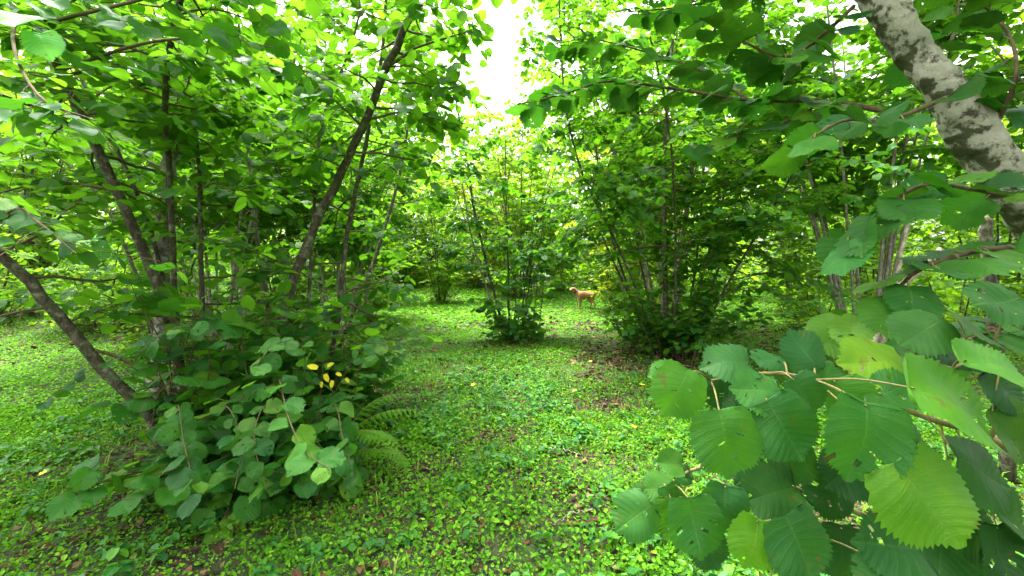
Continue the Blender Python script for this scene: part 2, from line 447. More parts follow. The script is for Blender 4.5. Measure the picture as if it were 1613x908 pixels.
# ------------------------------------------------------------------ hazel grower
class Grow:
    """collects stems, their branches with twigs, and leaf frames"""

    def __init__(self, seed, leaf=(0.07, 0.12)):
        self.r = np.random.default_rng(seed)
        self.stems, self.leaf = [], leaf
        self.L = []      # leaf rows: pos, X, Y, Z, s

    def walk(self, p, d, length, n, up=0.0, wob=0.18):
        P = [np.array(p, float)]; d = unit(d)
        for k in range(n):
            d = unit(d + self.r.normal(0, wob, 3) + np.array([0, 0, up]))
            P.append(P[-1] + d * length / n)
        return np.array(P)

    def leaves_on(self, P, spacing, t0=0.15, size=1.0, flat=0.35):
        r = self.r
        seg = np.linalg.norm(np.diff(P, axis=0), axis=1); L = seg.sum()
        n = max(2, int(L * (1 - t0) / spacing))
        t = (t0 + (1 - t0) * (np.arange(n) + r.uniform(.2, .8, n)) / n) * L
        cs = np.concatenate([[0], np.cumsum(seg)])
        i = np.clip(np.searchsorted(cs, t) - 1, 0, len(seg) - 1)
        f = ((t - cs[i]) / np.maximum(seg[i], 1e-6))[:, None]
        pos = P[i] * (1 - f) + P[i + 1] * f
        T = unit(P[i + 1] - P[i])
        side = unit(np.cross(T, [0, 0, 1.0]) + r.normal(0, .05, T.shape)) * np.where(np.arange(n) % 2, 1, -1)[:, None]
        k = r.uniform(.25, .8, n)[:, None]
        Y = unit(T * k + side + np.array([0, 0, -1]) * r.uniform(-.1, .55, n)[:, None])
        Y[-1] = unit(T[-1] + np.array([0, 0, -.35]))
        Zp = np.array([0, 0, 1.0]) + r.normal(0, flat, (n, 3))
        Z = unit(Zp - (Zp * Y).sum(1, keepdims=True) * Y)
        X = np.cross(Y, Z)
        s = r.uniform(*self.leaf, n) * size * (0.75 + 0.5 * np.sin(np.linspace(.3, 2.6, n)))
        s = np.clip(s, .03, .15)
        pet = 0.12 * s[:, None] + 0.006
        self.L.append(np.hstack([pos + Y * pet, X, Y, Z, s[:, None]]))

    def stem(self, P, r0, r1, mat='bark', nb=12, t0=0.3, blen=(0.5, 1.3), twigs=6, tlen=(0.18, 0.45), spacing=0.045, out=None, n=22,
             sides=9, up=0.06, elev=(-0.15, 0.6), name='stem', size=1.0, wob=0.004, t1=1.0):
        r = self.r
        P = smooth_path(P, n)
        P[1:-1] += r.normal(0, wob, (n - 2, 3))
        rad = np.linspace(r0, r1, n) * (1 + r.normal(0, .04, n)); rad[0] *= 1.25
        br = []
        for b in range(nb):
            t = t0 + (t1 - t0) * (b + r.uniform(0, 1)) / nb
            i = min(int(t * (n - 1)), n - 2); p = P[i] + (P[i + 1] - P[i]) * (t * (n - 1) - i)
            az = r.uniform(0, 2 * math.pi) if out is None else out + r.normal(0, .9)
            el = r.uniform(*elev)
            d = np.array([math.cos(az) * math.cos(el), math.sin(az) * math.cos(el), math.sin(el)])
            L = r.uniform(*blen) * (1.15 - 0.5 * t)
            B = self.walk(p, d, L, 7, up=-0.03 + up * r.uniform(-.5, 1))
            parts = [tube(B, np.linspace(min(rad[i] * .5, .004 + .009 * L), .0022, 8), 5)]
            for k in range(twigs):
                tt = 0.18 + 0.8 * (k + r.uniform(0, 1)) / twigs
                j = min(int(tt * 7), 6); q = B[j] + (B[j + 1] - B[j]) * (tt * 7 - j)
                T = unit(B[j + 1] - B[j]); sd = unit(np.cross(T, [0, 0, 1.0])) * (1 if k % 2 else -1)
                tw = self.walk(q, T * .7 + sd * .8 + r.normal(0, .2, 3), r.uniform(*tlen) * (1.2 - .5 * tt), 3, up=-0.05, wob=.13)
                parts.append(tube(tw, np.linspace(.0026, .0012, 4), 3))
                self.leaves_on(tw, spacing, 0.1, size)
            self.leaves_on(B, spacing * 1.2, 0.45, size)
            br.append(join(parts))
        self.stems.append((P, rad, mat, sides, br, name))

    def sucker(self, p, az, h, lean, size=1.2, spacing=0.06, r0=.007, side_twigs=3):
        """thin shoot from the stool with large leaves"""
        r = self.r
        d = np.array([math.cos(az) * lean, math.sin(az) * lean, 1.0])
        P = self.walk(p, d, h, 8, up=-0.10 * lean, wob=.10)
        parts = [tube(P, np.linspace(r0, .002, 9), 5)]
        self.leaves_on(P, spacing * .8, .25, size)
        for k in range(side_twigs):
            j = r.integers(2, 8); a = r.uniform(0, 2 * math.pi)
            tw = self.walk(P[j], (math.cos(a), math.sin(a), r.uniform(-.1, .5)), r.uniform(.15, .4), 4, up=-.06)
            parts.append(tube(tw, np.linspace(.003, .0014, 5), 3))
            self.leaves_on(tw, spacing, .1, size)
        V, F = join(parts)
        self.stems.append((None, None, 'twig', 5, [(V, F)], 'shoot'))

    def leaves(self):
        return np.vstack(self.L)


def screen(pos):
    d = pos[:, 1]
    dd = np.maximum(d, 1e-3)
    px = CX + pos[:, 0] / dd * FPX; py = HY + (CAMH - pos[:, 2]) / dd * FPX
    return px, py, d


def emit(g, name, base, label, cat='hazel', group=None, mass_mat='leaf', tm=T12, n_obj=300, cull=None, hero_min=14):
    """turns a Grow into a thing: stems (> branches), leaves, foliage"""
    base = np.array(base, float)
    root = link(name, None, loc=Vector(base)); root.empty_display_size = .2
    tag(root, label, cat, group)
    for P, rad, mat, sides, br, nm in g.stems:
        if P is not None:
            V, F = tube(P - base, rad, sides)
            s = link(nm, mk_mesh(nm, V, [F], M[mat]), root)
            for V, F in br:
                link('branch', mk_mesh('branch', V - base, [F], M['twig'] if mat != 'bark_grey' else M['bark']), s)
        else:
            for V, F in br:
                link(nm, mk_mesh(nm, V - base, [F], M['twig']), root)
    A = g.leaves()
    keep = np.ones(len(A), bool)
    keep &= np.linalg.norm(A[:, :3] - np.array([0, 0, CAMH]), axis=1) > 0.75
    keep &= A[:, 2] > gz(A[:, 0], A[:, 1]) + 0.02
    if cull is not None: keep &= ~cull(A[:, :3])
    A = A[keep]
    hero = np.zeros(len(A), bool)
    if n_obj:
        px, py, d = screen(A[:, :3])
        size = np.where((d > .2) & (px > -30) & (px < 1643) & (py > -30) & (py < 940), A[:, 12] * FPX / np.maximum(d, .2), 0)
        idx = np.argsort(-size)[:n_obj]; idx = idx[size[idx] > 8]
        hero[idx] = True
        for k in idx:
            place_leaf(root, base, A[k, :3], A[k, 3:6], A[k, 6:9], A[k, 9:12], A[k, 12])
    Bm = A[~hero]
    me = mass_mesh(name + '_foliage', Bm[:, :3] - base, Bm[:, 3:6], Bm[:, 6:9], Bm[:, 9:12], Bm[:, 12], tm, M[mass_mat], g.r)
    tag(link('foliage', me, root), kind='stuff')
    return root


def place_leaf(root, base, p, X, Y, Z, s, color=None, mesh=None):
    o = link('leaf', mesh or HIRES[R.integers(0, len(HIRES))], root)
    p = p - base
    o.matrix_basis = Matrix(((X[0] * s, Y[0] * s, Z[0] * s, p[0]), (X[1] * s, Y[1] * s, Z[1] * s, p[1]), (X[2] * s, Y[2] * s, Z[2] * s, p[2]), (0, 0, 0, 1)))
    if color: o.color = (*color, 1)
    return o


# ------------------------------------------------------------------ ground
def graded(a, b, n, c, p=2.2):
    t = np.linspace(-1, 1, n); s = np.sign(t) * np.abs(t) ** p
    return np.where(s < 0, c + s * (c - a), c + s * (b - c))


gx = graded(-260, 260, 180, 0); gy = graded(-120, 420, 180, 4)
GX, GY = np.meshgrid(gx, gy)
V = np.stack([GX, GY, gz(GX, GY)], -1).reshape(-1, 3)
nx = len(gx)
i = np.arange(len(gy) - 1)[:, None] * nx; j = np.arange(nx - 1)[None]
F = np.stack([i + j, i + j + 1, i + nx + j + 1, i + nx + j], -1).reshape(-1, 4)
ground = link('ground', mk_mesh('ground', V, [F], M['soil']))
tag(ground, 'woodland soil between the hazels, mostly hidden by low green plants', kind='structure')

CLUMPS = [(-2.5, 3.1, .55), (-1.55, 3.45, .5), (0.1, 7.5, .55), (2.45, 6.4, .9)]


def cover_density(x, y):
    """0..1: where low plants grow; thin on the trodden litter patches and under the stools"""
    d = 0.52 + 0.6 * sstep(.36, .58, .55 * fbm(x * .9 + 3, y * .9, 4) + .45 * fbm(x * 3.1, y * 3.1 + 9, 3))
    path = np.exp(-((x - 1.15 - .10 * (y - 5)) / .55) ** 2) * sstep(3.0, 4.5, y) * (1 - sstep(8.0, 10.5, y))
    d = d - 0.55 * path - .40 * np.exp(-((x - .9) ** 2 + (y - 2.7) ** 2) / .5) - .35 * np.exp(-((x + .45) ** 2 + (y - 2.9) ** 2) / .12)
    for cx, cy_, cr in CLUMPS:
        d = d - 0.8 * np.exp(-((x - cx) ** 2 + (y - cy_) ** 2) / (cr * cr))
    d = d + .35 * sstep(8.5, 11, y) + .3 * sstep(-2.8, -3.8, x)
    return np.clip(d, 0.02, 1)


def scatter(n, x0, x1, y0, y1, dens, fr=1.25):
    x = R.uniform(x0, x1, n); y = R.uniform(y0, y1, n)
    k = (R.random(n) < dens(x, y)) & (np.abs(x) < fr * np.maximum(y, 0) + 2.0)
    return x[k], y[k]


def frames(n, tilt, yaw=None):
    a = R.uniform(0, 2 * math.pi, n) if yaw is None else yaw
    Z = unit(np.stack([R.normal(0, tilt, n), R.normal(0, tilt, n), np.ones(n)], -1))
    Y = np.stack([np.cos(a), np.sin(a), np.zeros(n)], -1)
    Y = unit(Y - (Y * Z).sum(1, keepdims=True) * Z)
    return np.cross(Y, Z), Y, Z


def cover_layer(name, n, box, size, h, tm, tilt=.45, mat='cover', dens=cover_density):
    x, y = scatter(n, *box, dens)
    lush = fbm(x * 1.3 + 40, y * 1.3, 3)
    z = gz(x, y) + R.uniform(h[0], h[1], len(x)) * (0.5 + lush)
    X, Y, Z = frames(len(x), tilt)
    s = R.uniform(*size, len(x)) * (0.55 + .9 * lush)
    o = link(name, mass_mesh(name, np.stack([x, y, z], -1), X, Y, Z, s, tm, M[mat]))
    return o


o = cover_layer('creeping_plants', 190000, (-4.5, 4.5, .9, 3.8), (.008, .030), (.004, .05), [tmpl_oval(.25, .3, .42), tmpl_oval(-.1, .4, .3), tmpl_oval(.3, .2, .25), tmpl_oval(.2, .3, .4)], tilt=.7)
tag(o, 'low creeping plants with small oval leaves carpeting the near ground', 'ground cover', kind='stuff')
o = cover_layer('creeping_plants', 195000, (-12, 9, 3.8, 8.5), (.016, .036), (.005, .04), TOV)
tag(o, 'carpet of small bright green leaves around the middle clumps', 'ground cover', kind='stuff')
o = cover_layer('creeping_plants', 105000, (-21, 19, 8.5, 21), (.055, .12), (.005, .045), TOV, tilt=.35)
tag(o, 'pale green carpet of low plants at the far end of the clearing', 'ground cover', kind='stuff')

# three-leaved taller weeds near the camera
def weeds(name, n, box, dens):
    x, y = scatter(n, *box, dens)
    m = len(x); k = 5
    zz = R.uniform(.03, .10, m); a0 = R.uniform(0, 6.28, m)
    pos, yaw = [], []
    for q in range(k):
        pos.append(np.stack([x, y, gz(x, y) + zz * (0.6 + .4 * q / k)], -1)); yaw.append(a0 + q * 2.4)
    pos = np.vstack(pos); yaw = np.concatenate(yaw)
    X, Y, Z = frames(len(pos), .3, yaw)
    s = np.tile(R.uniform(.022, .055, m), k)
    return link(name, mass_mesh(name, pos + Y * .006, X, Y, Z, s, [tmpl6(.2, .25), tmpl_oval(.25, .3, .25)], M['weed']))


o = weeds('leafy_weeds', 8000, (-4, 4, 1.2, 6), lambda x, y: np.clip(cover_density(x, y) * fbm(x * 1.1 + 70, y * 1.1, 3) * 1.5 - .25, 0, 1))
tag(o, 'taller leafy weeds standing out of the green carpet', 'weeds', kind='stuff')


# grass blades
def grass(name, n, box, dens, hh=(.06, .16)):
    x, y = scatter(n, *box, dens)
    m = len(x); a = R.uniform(0, 6.28, m); h = R.uniform(*hh, m); lean = R.uniform(.2, .9, m); w = R.uniform(.0015, .0035, m) * (1 + y * .25)
    dx, dy = np.cos(a), np.sin(a); z = gz(x, y)
    p0 = np.stack([x, y, z], -1); p1 = p0 + np.stack([dx * lean * h * .35, dy * lean * h * .35, h * .65], -1)
    p2 = p0 + np.stack([dx * lean * h, dy * lean * h, h * (1 - .35 * lean)], -1)
    sd = np.stack([-dy, dx, 0 * dx], -1) * w[:, None]
    V = np.stack([p0 - sd, p0 + sd, p1 + sd, p1 - sd, p2], 1).reshape(-1, 3)
    b = np.arange(m)[:, None] * 5
    return link(name, mk_mesh(name, V, [b + np.array([[0, 1, 2, 3]]), b + np.array([[3, 2, 4]])], M['grass'], smooth=False))


gd = lambda x, y: np.clip(1.9 * fbm(x * 1.2 + 11, y * 1.2 + 4, 3) - .62, 0.03, 1)
o = grass('grass', 14000, (-4, 4, 1.0, 6), gd, (.04, .12))
tag(o, 'thin grass blades growing among the creeping plants', 'grass', kind='stuff')
o = grass('grass', 14000, (-14, 12, 6, 16), gd, (.04, .08))
tag(o, 'grass growing between the far hazel clumps', 'grass', kind='stuff')


# leaf litter
def litter(name, n, box, size):
    x, y = scatter(n, *box, lambda x, y: np.clip(1.25 - cover_density(x, y), .12, 1))
    X, Y, Z = frames(len(x), .28)
    return link(name, mass_mesh(name, np.stack([x, y, gz(x, y) + R.uniform(.004, .022, len(x))], -1), X, Y, Z, R.uniform(*size, len(x)), [tmpl6(.3, -.2), tmpl6(-.3, .3), tmpl_oval(.4, .2)], M['litter']))


o = litter('leaf_litter', 15000, (-4.5, 4.5, .9, 5), (.02, .048))
tag(o, 'brown dead leaves lying on the soil between low plants', 'leaf litter', kind='stuff')
o = litter('leaf_litter', 26000, (-9, 9, 5, 13), (.04, .09))
tag(o, 'reddish brown leaf litter on the path around the middle clumps', 'leaf litter', kind='stuff')

# ------------------------------------------------------------------ near hazel by the left edge
def P3(*pts):
    return [W(*p) for p in pts]


def to_ground(P):
    """adds a foot on the ground below the first point"""
    a = P[0]; f = a + (a - P[1]) * .25
    f[2] = gz(f[0], f[1]) - .03
    return [f] + list(P)


lane = lambda p: (p[:, 0] > np.where(p[:, 2] < 1.6, -.62 - .03 * p[:, 1], (-.17 + .19 * fbm(p[:, 0] * 2.6 + 7, p[:, 2] * 2.6 + p[:, 1], 2)) * p[:, 1])) & (p[:, 1] < 6.0)
low_front = lambda p: (p[:, 1] < 1.7) & (p[:, 2] < 1.75) & (p[:, 0] > -1.5) & (p[:, 0] < 1.0)

g = Grow(11, (.05, .088))
g.stem(to_ground(P3((290, 620, 3.0), (262, 490, 2.9), (200, 330, 2.8), (140, 210, 2.7), (95, 110, 2.6), (40, 0, 2.5), (-30, -140, 2.4))), 0.036, .02, nb=20, t0=.45, blen=(.5, 1.2), sides=12)
g.stem(to_ground(P3((247, 610, 3.4), (255, 450, 3.4), (264, 300, 3.4), (266, 150, 3.4), (280, 0, 3.5), (300, -160, 3.6))), .056, .04, 'bark_pale', nb=18, t0=.5, blen=(.6, 1.5), sides=16, wob=.012, n=34)
g.stem(to_ground(P3((320, 600, 3.2), (317, 430, 3.2), (313, 280, 3.2), (300, 140, 3.2), (280, -60, 3.2))), .02, .011, nb=19, t0=.3, blen=(.5, 1.2))
g.stem(to_ground(P3((245, 670, 2.75), (165, 582, 2.6), (80, 482, 2.5), (0, 398, 2.4), (-95, 320, 2.3), (-200, 230, 2.3))), .034, .022, nb=9, t0=.35, blen=(.35, .9), sides=12)
g.stem(to_ground(P3((272, 560, 3.3), (232, 345, 3.3), (150, 170, 3.3), (95, 50, 3.3), (40, -80, 3.3))), .02, .011, nb=17, t0=.35, blen=(.4, 1.0))
g.stem(to_ground(P3((255, 560, 3.6), (170, 330, 3.8), (60, 220, 3.9), (-40, 140, 4.0))), .017, .009, nb=15, t0=.3, blen=(.4, 1.1))
g.stem(to_ground(P3((280, 560, 3.1), (268, 300, 2.9), (262, 120, 2.6), (300, -40, 2.2), (420, -160, 1.9))), .022, .012, nb=20, t0=.5, blen=(.4, 1.0))
for k in range(24):
    a = g.r.uniform(0, 6.28); q = g.r.uniform(.05, .4)
    x, y = -1.98 + math.cos(a) * q, 2.95 + math.sin(a) * q
    g.sucker((x, y, float(gz(x, y))), a if math.cos(a) > -.2 else -1.1, g.r.uniform(.5, 1.45), g.r.uniform(.05, .5), size=1.35)
for k in range(16):
    a = g.r.uniform(-1.6, -.3)
    x, y = -1.75 + g.r.uniform(-.2, .4), 2.65 + g.r.uniform(-.15, .15)
    g.sucker((x, y, float(gz(x, y))), a, g.r.uniform(.35, .85), g.r.uniform(.6, 1.4), size=1.4)
def limb(g, pts, r0, twigs, nm='stem'):
    P = smooth_path(pts, 16); parts = [tube(P, np.linspace(r0, .002, 16), 6)]
    for k in range(twigs):
        t = .1 + .88 * k / twigs; j = min(int(t * 15), 14); T = unit(P[j + 1] - P[j]); sd = unit(np.cross(T, [0, 0, 1.0])) * (1 if k % 2 else -1)
        tw = g.walk(P[j], T * .6 + sd * .8 + g.r.normal(0, .2, 3), g.r.uniform(.15, .4), 4, up=-.08)
        parts.append(tube(tw, np.linspace(.0026, .0012, 5), 3)); g.leaves_on(tw, .05, .1)
    g.stems.append((None, None, 'twig', 5, [join(parts)], 'branch'))


limb(g, P3((100, 110, 2.6), (220, 70, 2.2), (340, 60, 1.9), (430, 75, 1.7)), .012, 14)
limb(g, P3((60, 40, 2.5), (180, 10, 2.0), (330, -20, 1.7), (450, 10, 1.6)), .012, 14)
limb(g, P3((40, 0, 2.5), (20, 60, 1.9), (60, 150, 1.6), (150, 190, 1.5)), .010, 12)
limb(g, P3((-30, 380, 2.35), (20, 330, 1.9), (60, 350, 1.6), (120, 400, 1.5)), .008, 9)
limb(g, P3((266, 150, 3.4), (380, 120, 2.8), (470, 110, 2.4), (540, 140, 2.2)), .012, 14)
hz0 = emit(g, 'hazel_bush', (-2.45, 3.1, float(gz(-2.45, 3.1))), 'big hazel with rough pale trunk and leaning stem reaching the left edge', cull=lambda p: lane(p) | low_front(p) | ((p[:, 0] < -.74 * p[:, 1]) & (p[:, 2] < 1.0) & (np.sin(p[:, 0] * 41 + p[:, 2] * 57) < .75)))



def spray(root, pts, n, size, r0=.0032, zup=(0, -.45, .8), jit=.3, color=None, t0=.25):
    '''a leafy shoot bending towards the open, each leaf a piece of its own'''
    base = np.array(root.location); P = smooth_path(pts, 24)
    V, F = tube(P - base, np.linspace(r0, .0018, 24), 6)
    link('shoot', mk_mesh('shoot', V, [F], M['twig']), root)
    for k in range(n):
        t = t0 + (1 - t0) * (k + R.uniform(.2, .8)) / n * .99
        i = min(int(t * 23), 22); p = P[i] + (P[i + 1] - P[i]) * (t * 23 - i)
        T = unit(P[i + 1] - P[i]); sd = unit(np.cross(T, [0, 0, 1.0])) * (1 if k % 2 else -1)
        Y = unit(T * R.uniform(.2, .8) + sd * R.uniform(.6, 1.1) + R.normal(0, .25, 3) + np.array([0, 0, 1.0]) * R.uniform(-.7, .05))
        Zp = np.array(zup) + R.normal(0, jit, 3); Z = unit(Zp - np.dot(Zp, Y) * Y); X = np.cross(Y, Z)
        q = R.uniform(.65, 1.05)
        place_leaf(root, base, p + Y * .012, X, Y, Z, R.uniform(*size) * R.uniform(.6, 1.0), color or (q * R.uniform(.85, 1.2), q, q * R.uniform(.9, 1.4)))


for px, py, d, ln, an in ((45, 30, 1.25, 80, 200), (62, 52, 1.3, 50, 60)):
    a = math.radians(an); Y = unit([math.cos(a), -.2, -math.sin(a)]); Z = unit(np.array([0, -.5, .8]) - np.dot([0, -.5, .8], Y) * Y)
    o = place_leaf(hz0, np.array(hz0.location), W(px, py, d), np.cross(Y, Z), Y, Z, ln * d / FPX, (3.0, 2.4, 6.0)); o['label'] = 'pale grey-green leaf'
spray(hz0, [(-2.2, 2.8, .1), W(280, 640, 2.2), W(290, 700, 1.9), W(310, 780, 1.75)], 18, (.075, .11))
spray(hz0, [(-2.1, 2.9, .1), W(330, 560, 2.4), W(310, 520, 2.2), W(270, 520, 2.0), W(220, 550, 1.9)], 10, (.075, .105))
spray(hz0, [(-2.2, 2.9, .1), W(260, 560, 2.5), W(200, 560, 2.3), W(130, 590, 2.1), W(60, 640, 2.0)], 9, (.06, .085))
spray(hz0, [(-2.1, 2.8, .1), W(350, 640, 2.2), W(380, 700, 1.95), W(370, 770, 1.8)], 11, (.07, .10))

# ------------------------------------------------------------------ near hazel with the long diagonal stem
g = Grow(12, (.05, .088))
g.stem(to_ground(P3((425, 590, 3.3), (450, 480, 3.25), (490, 370, 3.2), (530, 285, 3.1), (570, 200, 3.0), (610, 105, 2.9), (660, 5, 2.7), (735, -120, 2.6))), .042, .02, nb=20, t0=.52, blen=(.4, 1.1), sides=14, n=30, wob=.006)
g.stem(to_ground(P3((515, 620, 3.7), (535, 470, 3.7), (550, 350, 3.7), (575, 230, 3.7), (600, 100, 3.7), (612, -60, 3.7))), .026, .013, nb=21, t0=.3, blen=(.5, 1.3), sides=10)
g.stem(to_ground(P3((480, 600, 3.5), (497, 300, 3.5), (512, 180, 3.5), (560, 50, 3.5), (570, -60, 3.5))), .016, .008, nb=19, t0=.3, blen=(.5, 1.2))
g.stem(to_ground(P3((440, 600, 3.9), (400, 330, 4.2), (385, 150, 4.4), (370, -40, 4.6))), .024, .012, nb=22, t0=.25, blen=(.5, 1.3))
g.stem(to_ground(P3((530, 560, 4.1), (600, 380, 4.5), (640, 220, 4.8), (650, 80, 5.0), (640, -30, 5.0))), .022, .010, nb=18, t0=.3, blen=(.5, 1.1))
for k in range(30):
    a = g.r.uniform(0, 6.28); q = g.r.uniform(.05, .35)
    x, y = -1.6 + math.cos(a) * q, 3.25 + math.sin(a) * q
    g.sucker((x, y, float(gz(x, y))), a, g.r.uniform(.5, 1.25), g.r.uniform(.1, .7), size=1.35)
for k in range(26):
    a = g.r.uniform(-2.6, -.4)
    x, y = -1.55 + g.r.uniform(-.4, .45), 2.85 + g.r.uniform(-.2, .15)
    g.sucker((x, y, float(gz(x, y))), a, g.r.uniform(.35, .8), g.r.uniform(.5, 1.2), size=1.35)
limb(g, P3((660, 5, 2.7), (700, -10, 2.75), (735, 30, 2.8), (752, 110, 2.85)), .006, 10)
limb(g, P3((610, 105, 2.9), (660, 110, 3.0), (690, 170, 3.1), (700, 240, 3.2)), .006, 9)
limb(g, P3((650, -60, 3.7), (700, -20, 3.9), (740, 60, 4.0), (770, 90, 4.1)), .006, 9)
hz = emit(g, 'hazel_bush', (-1.6, 3.4, float(gz(-1.6, 3.4))), 'hazel with a long thick diagonal stem rising behind the fern', cull=lambda p: lane(p) | low_front(p))
spray(hz, [(-1.5, 2.9, .1), W(440, 600, 2.1), W(455, 660, 1.75), W(480, 710, 1.6), W(520, 740, 1.5)], 10, (.095, .125), color=(1.15, 1.1, 1.1))
spray(hz, [(-1.5, 2.9, .1), W(520, 640, 2.3), W(540, 690, 2.0), W(560, 760, 1.9)], 10, (.08, .11))
spray(hz, [(-1.4, 3.0, .1), W(560, 560, 2.6), W(590, 540, 2.4), W(640, 555, 2.3)], 8, (.07, .10))
spray(hz, [(-1.5, 3.0, .1), W(480, 560, 2.3), W(440, 540, 2.0), W(400, 580, 1.85)], 11, (.08, .11))
spray(hz, [(-1.6, 2.9, .1), W(420, 640, 2.2), W(400, 690, 1.9), W(420, 770, 1.85)], 10, (.08, .11))
spray(hz, [(-1.35, 3.2, .1), W(505, 680, 2.75), W(505, 620, 2.65), W(510, 570, 2.6)], 5, (.05, .07), r0=.004)
for px, py, sz, an in ((500, 580, 24, 200), (512, 590, 20, 60), (516, 577, 18, 330), (524, 600, 18, 100), (506, 602, 14, 80), (530, 588, 15, 20), (545, 596, 13, 50)):
    p = W(px, py, 2.6); a = math.radians(an)
    Y = unit([math.cos(a), -.25, -math.sin(a)]); Z = unit(np.array([.1, -.8, .6]) - np.dot([.1, -.8, .6], Y) * Y)
    o = link('leaf', mk_mesh('leaf', tmpl12(.15, .2)[0] * [.68, 1.15, 1], tmpl12()[1], M['yellow_leaf']), hz)
    s = sz * .55 * 2.75 / FPX; X = np.cross(Y, Z); b = p - np.array(hz.location)
    o.matrix_basis = Matrix(((X[0] * s, Y[0] * s, Z[0] * s, b[0]), (X[1] * s, Y[1] * s, Z[1] * s, b[1]), (X[2] * s, Y[2] * s, Z[2] * s, b[2]), (0, 0, 0, 1)))
    o['label'] = 'bright yellow leaf'

# ------------------------------------------------------------------ middle clump
g = Grow(13, (.07, .12))
g.stem(to_ground(P3((797, 528, 7.5), (772, 440, 7.5), (745, 320, 7.5), (735, 250, 7.5), (712, 130, 7.5))), .032, .012, 'bark', nb=16, t0=.4, blen=(.5, 1.2), spacing=.06)
g.stem(to_ground(P3((790, 522, 7.45), (762, 440, 7.4), (742, 370, 7.3), (728, 290, 7.2))), .022, .012, 'bark_grey', nb=6, t0=.5, blen=(.4, .8))
g.stem(to_ground(P3((803, 530, 7.5), (800, 420, 7.6), (797, 300, 7.7), (795, 200, 7.8))), .018, .008, nb=9, t0=.3, blen=(.4, .8))
for px in (822, 838, 848):
    g.stem(to_ground(P3((px, 530, 7.6), (px + 8, 450, 7.7), (px + 14, 380, 7.8), (px + 20, 320, 7.9))), .010, .004, nb=6, t0=.35, blen=(.25, .5), twigs=4)
for k in range(22):
    a = g.r.uniform(0, 6.28); q = g.r.uniform(.05, .32)
    x, y = .12 + math.cos(a) * q, 7.45 + math.sin(a) * q * .7
    g.sucker((x, y, float(gz(x, y))), a, g.r.uniform(.25, .8), g.r.uniform(.2, .9), size=1.0)
for k in range(7):
    x, y = .12 + g.r.normal(0, .12), 7.45 + g.r.normal(0, .12)
    g.stem([(x, y, float(gz(x, y)) - .03), (x + g.r.normal(0, .15), y, .9), (x + g.r.normal(0, .45), y + g.r.normal(0, .3), 2.0)], .011, .004, nb=2, t0=.5, blen=(.2, .4), twigs=3, n=10, sides=6)
emit(g, 'hazel_bush', (.05, 7.5, float(gz(.05, 7.5))), 'slim hazel clump alone in the middle of the green clearing', n_obj=220, tm=T6)

# ------------------------------------------------------------------ large dark clump right of the middle
g = Grow(14, (.055, .092))
DS = [((1050, 540, 6.4), (1048, 420, 6.4), (1046, 300, 6.4), (1050, 180, 6.4), (1060, 60, 6.3), (1075, -60, 6.2)),
      ((1030, 540, 6.3), (1000, 450, 6.2), (960, 360, 6.0), (920, 280, 5.8), (895, 190, 5.6), (885, 100, 5.5), (880, -20, 5.4)),
      ((1020, 540, 6.5), (985, 440, 6.7), (955, 340, 6.9), (940, 240, 7.1), (935, 130, 7.2), (930, -10, 7.3)),
      ((1085, 540, 6.3), (1110, 420, 6.2), (1135, 330, 6.1), (1160, 220, 6.0), (1185, 110, 5.8), (1200, 0, 5.7)),
      ((1075, 540, 6.6), (1095, 430, 6.8), (1105, 330, 6.9), (1110, 200, 7.0), (1130, 60, 7.2)),
      ((1100, 540, 6.2), (1150, 440, 6.0), (1210, 340, 5.7), (1260, 250, 5.4), (1290, 160, 5.2)),
      ((1060, 540, 6.1), (1065, 400, 5.8), (1060, 270, 5.4), (1045, 150, 5.0), (1020, 40, 4.7)),
      ((1040, 540, 6.7), (1010, 420, 7.2), (995, 300, 7.6), (1000, 150, 8.0), (1005, 20, 8.2)),
      ((1030, 540, 6.9), (970, 420, 7.4), (920, 300, 8.0), (890, 180, 8.4), (885, 60, 8.6), (890, -40, 8.7)),
      ((1090, 540, 6.7), (1140, 400, 7.2), (1190, 280, 7.6), (1230, 150, 8.0), (1260, 30, 8.2))]
for k, q in enumerate(DS):
    g.stem(to_ground(P3(*q)), .045 if k == 0 else .022, .018 if k == 0 else .009, 'bark', nb=26, t0=.37, blen=(.6, 1.7), twigs=9, spacing=.045, elev=(-.35, .5))
for k in range(58):
    a = g.r.uniform(0, 6.28); q = abs(g.r.normal(0, .34))
    x, y = 2.4 + math.cos(a) * q, 6.3 + math.sin(a) * q * .8
    g.sucker((x, y, float(gz(x, y))), a, g.r.uniform(.4, 1.35), g.r.uniform(.15, .75), side_twigs=4)
limb(g, P3((885, 100, 5.5), (860, 60, 5.3), (845, 60, 5.2), (835, 130, 5.1)), .008, 12)
limb(g, P3((880, -20, 5.4), (850, -20, 5.2), (835, 10, 5.0), (815, 60, 5.0)), .008, 12)
limb(g, P3((895, 190, 5.6), (860, 200, 5.4), (845, 250, 5.3)), .008, 12)
emit(g, 'hazel_bush', (2.4, 6.4, float(gz(2.4, 6.4))), 'large dense dark hazel just right of the dog', n_obj=300,
     cull=lambda p: (p[:, 0] < .213 * p[:, 1]) & (p[:, 2] < 1.4) | (p[:, 0] < (.10 - .15 * fbm(p[:, 0] * 1.6 + 3, p[:, 2] * 1.6, 2)) * p[:, 1]))

